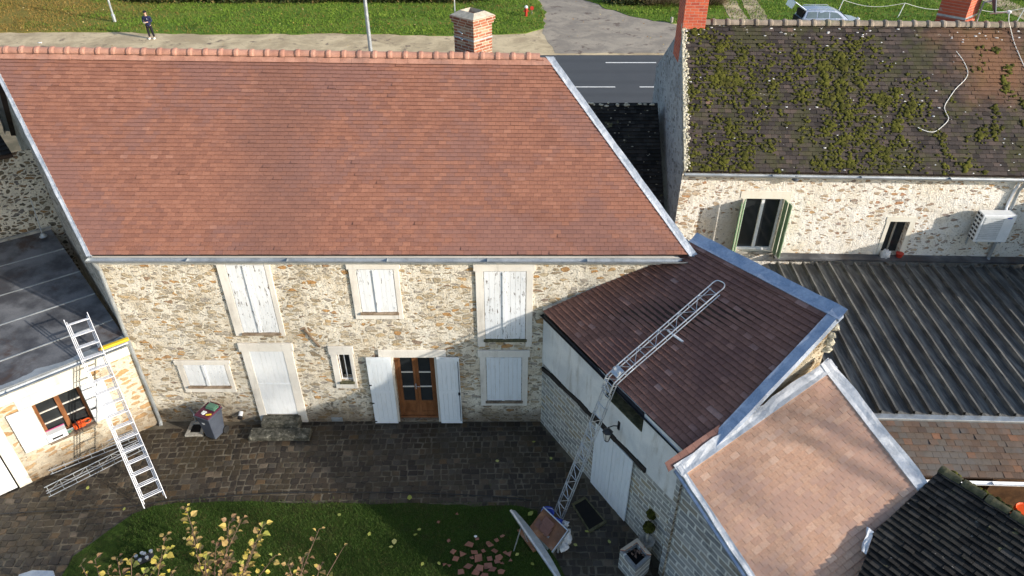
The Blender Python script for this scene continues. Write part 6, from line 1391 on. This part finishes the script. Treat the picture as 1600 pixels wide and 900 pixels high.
sp_ = P(831, 24); SG = thing('marker_post', 'small red round marker on a thin post beside the hydrant', 'marker', sp_); mb = MB(); mb.tube([sp_, sp_ + V(0, 0, .45)], .015, 6); mb.finish('post', M['zinc'], SG); mb = MB(); mb.lathe(sp_ + V(0, 0, .5), [(.14, 0), (.14, .02)], 16, ax=(0, -1, .2)); mb.finish('disc', M['redpaint'], SG)
# kerb stones / bollard stub
bp0 = P(1049, 36); mb = MB(); mb.lathe(bp0, [(.10, 0), (.10, .35), (.07, .4)], 10); tag(mb.finish('marker_stone', M['concrete'], None, bp0), 'short pale stone bollard by the dead bushes', 'bollard')
# fence of posts and rope
FE = thing('rope_fence', 'thin rope fence on leaning posts in the grass behind the car', 'fence', P(1405, 28)); pts = []
for (x, y) in ((1310, 24), (1405, 29), (1500, 33), (1590, 37)):
    a_ = P(x - 3, y); mb = MB(); top = a_ + V(.22, 0, 1.05); mb.tube([a_, top], .03, 6); mb.finish('post', M['plast_white'], FE); pts.append(top)
mb = MB()
for a_, b_ in zip(pts[:-1], pts[1:]): mb.tube([lerp(a_, b_, f) - V(0, 0, .35 * math.sin(math.pi * f)) for f in np.linspace(0, 1, 9)], .018, 5)
mb.finish('rope', M['cable'], FE)
# bushes at the top edge
M['bushleaf'] = tilemat('bush_leaf', [(0.0, (0.020, 0.030, 0.008)), (0.5, (0.035, 0.055, 0.012)), (0.8, (0.075, 0.085, 0.02)), (1.0, (0.20, 0.14, 0.05))], rough=.7)
M['strawleaf'] = tilemat('dry_bush', [(0.0, (0.05, 0.035, 0.02)), (0.5, (0.12, 0.085, 0.045)), (0.8, (0.26, 0.20, 0.12)), (1.0, (0.40, 0.33, 0.22))], rough=.8)
def bush(label, c, r, n_, mat, straw=False, group=None, seed=1):
    random.seed(seed); T = thing('bush', label, 'bush', (c.x, c.y, 0), group); m_ = MB()
    for i in range(n_):
        v = Vector((random.gauss(0, 1), random.gauss(0, 1), abs(random.gauss(0, 1)))).normalized(); k_ = (.55 + .5 * random.random()) * (1 + .3 * mnoise.noise(v * 2 + V(seed, 0, 0)))
        p = c + V(v.x * r[0] * k_, v.y * r[1] * k_, v.z * r[2] * k_ + .05)
        if straw: q = p + v * .35 + V(0, 0, .15); m_.add([p - V(.02, 0, 0), p + V(.02, 0, 0), q], [(0, 1, 2)], (random.random(), .5, 0))
        else: leafquad(m_, p, random.uniform(.05, .11), random.uniform(0, 6), 1.0, (random.random(), .5, 0))
    m_.finish('crown', mat, T); m_ = MB()
    for k in range(5): m_.tube([V(c.x + random.uniform(-.1, .1), c.y, 0), c + V(random.uniform(-.5, .5) * r[0], random.uniform(-.4, .4) * r[1], r[2] * .6)], .03, 5)
    m_.finish('trunk', M['twig'], T); random.seed(seed + 50)
yb3 = P(0, -4).y
labs = ['dark evergreen hedge bush behind the left lawn near the first lamp post', 'dark hedge bush between the two lamp posts at the top edge', 'dark hedge bush left of the tall lamp post at the top edge', 'dark hedge bush right of the tall lamp post at the top edge', 'dark hedge bush above the main brick chimney']
for k, x in enumerate((260, 370, 480, 600, 690)):
    c = P(x, -2 if k != 4 else 0); bush(labs[k], V(c.x, 57.0, 0), (3.3, .9, .9), 2600, M['bushleaf'], group='hedge along the top edge', seed=k + 3)
bush('dry brown straw-like bush left of the neighbour red chimney', P(1035, 8), (1.6, 1.3, 1.0), 2600, M['strawleaf'], True, 'dry bushes', 41)
bush('dry brown straw-like bush right of the neighbour red chimney', P(1108, 8), (1.2, 1.2, 1.1), 2400, M['strawleaf'], True, 'dry bushes', 42)
bush('dark bush with brown leaves at the top edge above the driveway', P(985, 4), (2.2, 1.4, .9), 2600, M['bushleaf'], False, None, 43)
bush('dark green bush in the top right corner beyond the dish', P(1600, -4), (1.8, 1.4, 1.3), 2200, M['bushleaf'], False, None, 44)

# car
cx0 = P(1228, 30, .8); CY = 49.0; x0 = P(1246, 18, 1.0).x * CY / P(1246, 18, 1.0).y
x0 = (1247 - 800) / FPX * (CY * CP + (CAM_H - 1.2) * SP); CL = 4.45
CR = thing('parked_car', 'silver blue estate car with open tailgate beyond the mossy roof', 'car', (x0 + CL / 2, CY, 0))
def loft(mb, secs, col=None):
    n_ = len(secs[0]); vs = [p for s in secs for p in s]; fs = [(i * n_ + k, i * n_ + (k + 1) % n_, (i + 1) * n_ + (k + 1) % n_, (i + 1) * n_ + k) for i in range(len(secs) - 1) for k in range(n_)]
    mb.add(vs, fs + [tuple(range(n_ - 1, -1, -1)), tuple((len(secs) - 1) * n_ + k for k in range(n_))])
def sec(x, w_, z0, z1): return [V(x0 + x, CY - w_ * .92, z0), V(x0 + x, CY + w_ * .92, z0), V(x0 + x, CY + w_, (z0 + z1) * .5), V(x0 + x, CY + w_ * .93, z1), V(x0 + x, CY - w_ * .93, z1), V(x0 + x, CY - w_, (z0 + z1) * .5)]
mb = MB(); loft(mb, [sec(0, .74, .35, .85), sec(.08, .84, .28, .92), sec(.8, .87, .22, .95), sec(2.2, .87, .22, .93), sec(3.2, .86, .22, .90), sec(3.9, .82, .25, .80), sec(4.35, .72, .30, .66), sec(4.45, .6, .38, .58)]); mb.finish('body', M['carpaint'], CR, bevel=.03, smooth=False)
def gh(x, w_, z): return [V(x0 + x, CY - w_, z), V(x0 + x, CY + w_, z)]
mb = MB(); loft(mb, [[V(x0 + .12, CY - .80, .93), V(x0 + .12, CY + .80, .93), V(x0 + .30, CY + .62, 1.44), V(x0 + .30, CY - .62, 1.44)], [V(x0 + 1.2, CY - .82, .94), V(x0 + 1.2, CY + .82, .94), V(x0 + 1.2, CY + .64, 1.49), V(x0 + 1.2, CY - .64, 1.49)],
    [V(x0 + 2.3, CY - .82, .93), V(x0 + 2.3, CY + .82, .93), V(x0 + 2.15, CY + .62, 1.45), V(x0 + 2.15, CY - .62, 1.45)], [V(x0 + 3.15, CY - .78, .88), V(x0 + 3.15, CY + .78, .88), V(x0 + 2.55, CY + .60, 1.34), V(x0 + 2.55, CY - .60, 1.34)]]); mb.finish('cabin', M['carpaint'], CR, bevel=.02)
for sg in (-1, 1):
    for (xa, xb, ta, tb) in ((.30, 1.0, .42, 1.0), (1.06, 1.80, 1.06, 1.80), (1.87, 2.75, 1.87, 2.32)):
        mb = MB(); q = []
        for (xx, f) in ((xa, .12), (xb, .12), (tb, .84), (ta, .84)): q.append(V(x0 + xx, CY + sg * (lerp(.815, .635, f) + .006), lerp(.94, 1.46, f) - (.06 if xx > 2.2 and f > .5 else 0)))
        mb.prism(q, (0, sg * .006, 0)); mb.finish('side_window', M['carglass'], CR)
mb = MB(); mb.prism([V(x0 + 2.66, CY - .55, 1.30), V(x0 + 2.66, CY + .55, 1.30), V(x0 + 3.12, CY + .70, .93), V(x0 + 3.12, CY - .70, .93)], (.012, 0, .02)); mb.finish('windscreen', M['carglass'], CR)
for sg in (-1, 1):
    mb = MB(); mb.tube([V(x0 + .45, CY + sg * .60, 1.50), V(x0 + .6, CY + sg * .60, 1.54), V(x0 + 2.0, CY + sg * .60, 1.54), V(x0 + 2.15, CY + sg * .60, 1.48)], .018, 6); mb.finish('roof_rail', M['galv'], CR)
    for xx in (.85, 3.5):
        mb = MB(); mb.lathe(V(x0 + xx, CY + sg * .78, .31), [(.31, -.10), (.31, .10), (.2, .11)], 20, ax=(0, sg, 0)); wv2 = mb.finish('wheel', M['rubber'], CR); mb = MB(); mb.lathe(V(x0 + xx, CY + sg * .89, .31), [(.2, 0), (.19, .02), (.05, .03)], 16, ax=(0, sg, 0)); mb.finish('rim', M['galv'], wv2)
    mb = MB(); mb.box(V(x0 + 4.36, CY + sg * .55, .66), (.05, 0, -.02), (0, .14, 0), (0, 0, .06)); mb.finish('headlight', M['plast_white'], CR, bevel=.01)
mb = MB(); mb.box(V(x0 + .02, CY, .70), (.05, 0, 0), (0, .66, 0), (0, 0, .22)); mb.box(V(x0 + .20, CY, 1.17), (.09, 0, .0), (0, .58, 0), (0, 0, .22)); mb.finish('boot_dark_fill', M['roomdark'], CR)  # solid black boxes stand in for the shade inside the boot
mb = MB(); mb.prism([V(x0 + .30, CY - .62, 1.48), V(x0 + .30, CY + .62, 1.48), V(x0 - .55, CY + .68, 2.0), V(x0 - .55, CY - .68, 2.0)], (-.02, 0, -.05)); mb.prism([V(x0 - .55, CY - .68, 1.99), V(x0 - .55, CY + .68, 1.99), V(x0 - .72, CY + .6, 1.55), V(x0 - .72, CY - .6, 1.55)], (.05, 0, .0)); mb.finish('tailgate', M['carpaint'], CR, bevel=.015)

# ------------------------------------------------------------------ PERSON
pp = P(238, 61); random.seed(5)
PE = thing('person', 'person in dark navy coat, black trousers, white trainers and cap holding a controller', 'person', pp)
def skin(name, joints, edges, mat, parent, sub=2):
    base = world_loc(parent); me = bpy.data.meshes.new(name); me.from_pydata([tuple(Vector(j[0]) + pp - base) for j in joints], edges, []); me.update()
    ob = bpy.data.objects.new(name, me); COL.objects.link(ob); ob.parent = parent; me.materials.append(mat)
    sm = ob.modifiers.new('skin', 'SKIN'); sm.use_smooth_shade = True
    for i, j in enumerate(joints):
        r = j[1] if isinstance(j[1], tuple) else (j[1], j[1]); me.skin_vertices[0].data[i].radius = r
    me.skin_vertices[0].data[0].use_root = True
    s_ = ob.modifiers.new('sub', 'SUBSURF'); s_.levels = sub; s_.render_levels = sub; return ob
# facing the house (towards -Y), looking down at the controller; bones in metres
hipL, hipR = V(-.09, 0, .90), V(.09, 0, .90)
body_j = [(V(0, 0, .93), .13), (V(0, .01, 1.12), .12), (V(0, .01, 1.34), .14), (V(0, 0, 1.45), .07), (V(0, -.01, 1.51), .055), (V(0, -.03, 1.58), .075), (V(0, -.035, 1.65), .092), (V(0, -.03, 1.71), .075),
          (V(-.18, .01, 1.38), .06), (V(-.25, -.02, 1.12), .043), (V(-.10, -.25, 1.12), .030), (V(.18, .01, 1.38), .06), (V(.25, -.02, 1.12), .043), (V(.10, -.25, 1.12), .030),
          (hipL, .09), (V(-.11, -.02, .50), .06), (V(-.13, .02, .10), .04), (hipR, .09), (V(.12, .0, .50), .06), (V(.15, .04, .10), .04), (V(-.055, -.30, 1.13), .03), (V(.055, -.30, 1.13), .03), (V(-.14, -.08, .04), .035), (V(.16, -.06, .04), .035)]
body_e = [(0, 1), (1, 2), (2, 3), (3, 4), (4, 5), (5, 6), (6, 7), (2, 8), (8, 9), (9, 10), (2, 11), (11, 12), (12, 13), (0, 14), (14, 15), (15, 16), (0, 17), (17, 18), (18, 19), (10, 20), (13, 21), (16, 22), (19, 23)]
body = skin('body', body_j, body_e, M['skin'], PE)
mb = MB(); hc = pp + V(0, -.035, 1.645); mb.lathe(hc + V(0, -.085, -.01), [(.014, 0), (.010, .02), (.003, .035)], 8, ax=(0, -1, -.3)); mb.finish('nose', M['skin'], PE)
for s_ in (-1, 1):
    mb = MB(); mb.blob(hc + V(s_ * .033, -.080, .02), .011, 1, sub=1, amp=0); mb.finish('eye', M['hair'], PE); mb = MB(); mb.blob(hc + V(s_ * .088, .005, 0), (.012, .022, .032), 1, sub=1, amp=.1); mb.finish('ear', M['skin'], PE)
mb = MB(); mb.box(hc + V(0, -.078, -.045), (.022, 0, 0), (0, .006, 0), (0, 0, .004)); mb.finish('mouth', M['redpaint'], PE)
mb = MB(); mb.lathe(hc + V(0, .01, .03), [(.108, 0), (.108, .03), (.09, .075), (.05, .10), (.01, .108)], 16); mb.box(hc + V(0, -.12, .035), (.07, 0, 0), (0, .055, -.012), (0, 0, .006)); mb.finish('cap', M['trouser'], PE, smooth=True)
mb = MB(); mb.blob(hc + V(0, .04, .0), (.100, .085, .085), 2, sub=2, amp=.15); mb.finish('hair', M['hair'], PE, smooth=True)
skin('coat', [(V(0, 0, .78), (.19, .16)), (V(0, 0, 1.0), (.18, .15)), (V(0, .01, 1.2), (.17, .145)), (V(0, .01, 1.36), (.17, .14)), (V(0, .01, 1.45), .09), (V(-.20, .01, 1.38), .085), (V(-.28, -.01, 1.12), .065), (V(-.13, -.22, 1.12), .05), (V(.20, .01, 1.38), .085), (V(.28, -.01, 1.12), .065), (V(.13, -.22, 1.12), .05)],
     [(0, 1), (1, 2), (2, 3), (3, 4), (3, 5), (5, 6), (6, 7), (3, 8), (8, 9), (9, 10)], M['navy'], PE)
skin('trousers', [(V(0, 0, .92), (.15, .12)), (V(-.10, 0, .80), .105), (V(-.115, -.01, .50), .080), (V(-.135, .02, .12), .062), (V(.10, 0, .80), .105), (V(.125, .0, .50), .080), (V(.155, .04, .12), .062)], [(0, 1), (1, 2), (2, 3), (0, 4), (4, 5), (5, 6)], M['trouser'], PE)
for s_, fx in ((-1, V(-.14, .0, .045)), (1, V(.165, .02, .045))):
    mb = MB(); mb.blob(pp + fx + V(0, -.05, 0), (.055, .145, .05), 1, sub=2, amp=.1); mb.finish('shoe', M['plast_white'], PE, smooth=True)
for s_ in (-1, 1):                                           # hands: palm plus four curled fingers and a thumb
    w_ = V(s_ * .075, -.30, 1.13); js = [(w_, .026), (w_ + V(-s_ * .01, -.05, .0), .028)]; es_ = [(0, 1)]
    for k in range(4):
        b_ = w_ + V(-s_ * .01 + s_ * (k - 1.5) * .016, -.075, .012 - .002 * k); tip = b_ + V(-s_ * .02, -.022, -.028); n0 = len(js); js += [(b_, .009), (lerp(b_, tip, .5) + V(0, -.010, .004), .008), (tip, .007)]; es_ += [(1, n0), (n0, n0 + 1), (n0 + 1, n0 + 2)]
    n0 = len(js); js += [(w_ + V(-s_ * .035, -.03, .02), .010), (w_ + V(-s_ * .05, -.055, .025), .009)]; es_ += [(0, n0), (n0, n0 + 1)]
    skin('hand', js, es_, M['skin'], PE, 1)
mb = MB(); mb.box(pp + V(.09, -.165, 1.30), (.022, 0, 0), (0, .004, 0), (0, 0, .022)); mb.finish('chest_badge', M['plast_white'], PE)
rc_ = pp + V(0, -.375, 1.12); RC = thing('remote_controller', 'small grey remote controller held by the person by the road', 'controller', rc_)
mb = MB(); mb.box(rc_, (.075, 0, 0), (0, .045, .01), (0, -.005, .018)); mb.finish('housing', M['grille'], RC, bevel=.01); mb = MB()
for s_ in (-1, 1): mb.tube([rc_ + V(s_ * .04, 0, .02), rc_ + V(s_ * .04, 0, .045)], .006, 6)
mb.finish('stick', M['blackpaint'], RC)
# litter by the road edge
p = P(62, 67, .03); mb = MB(); mb.blob(p, (.16, .07, .04), 6, sub=2, amp=.7); tag(mb.finish('litter', M['cloth'], None, p), 'scrap of white litter on the far road edge above the left ridge tiles', 'litter')
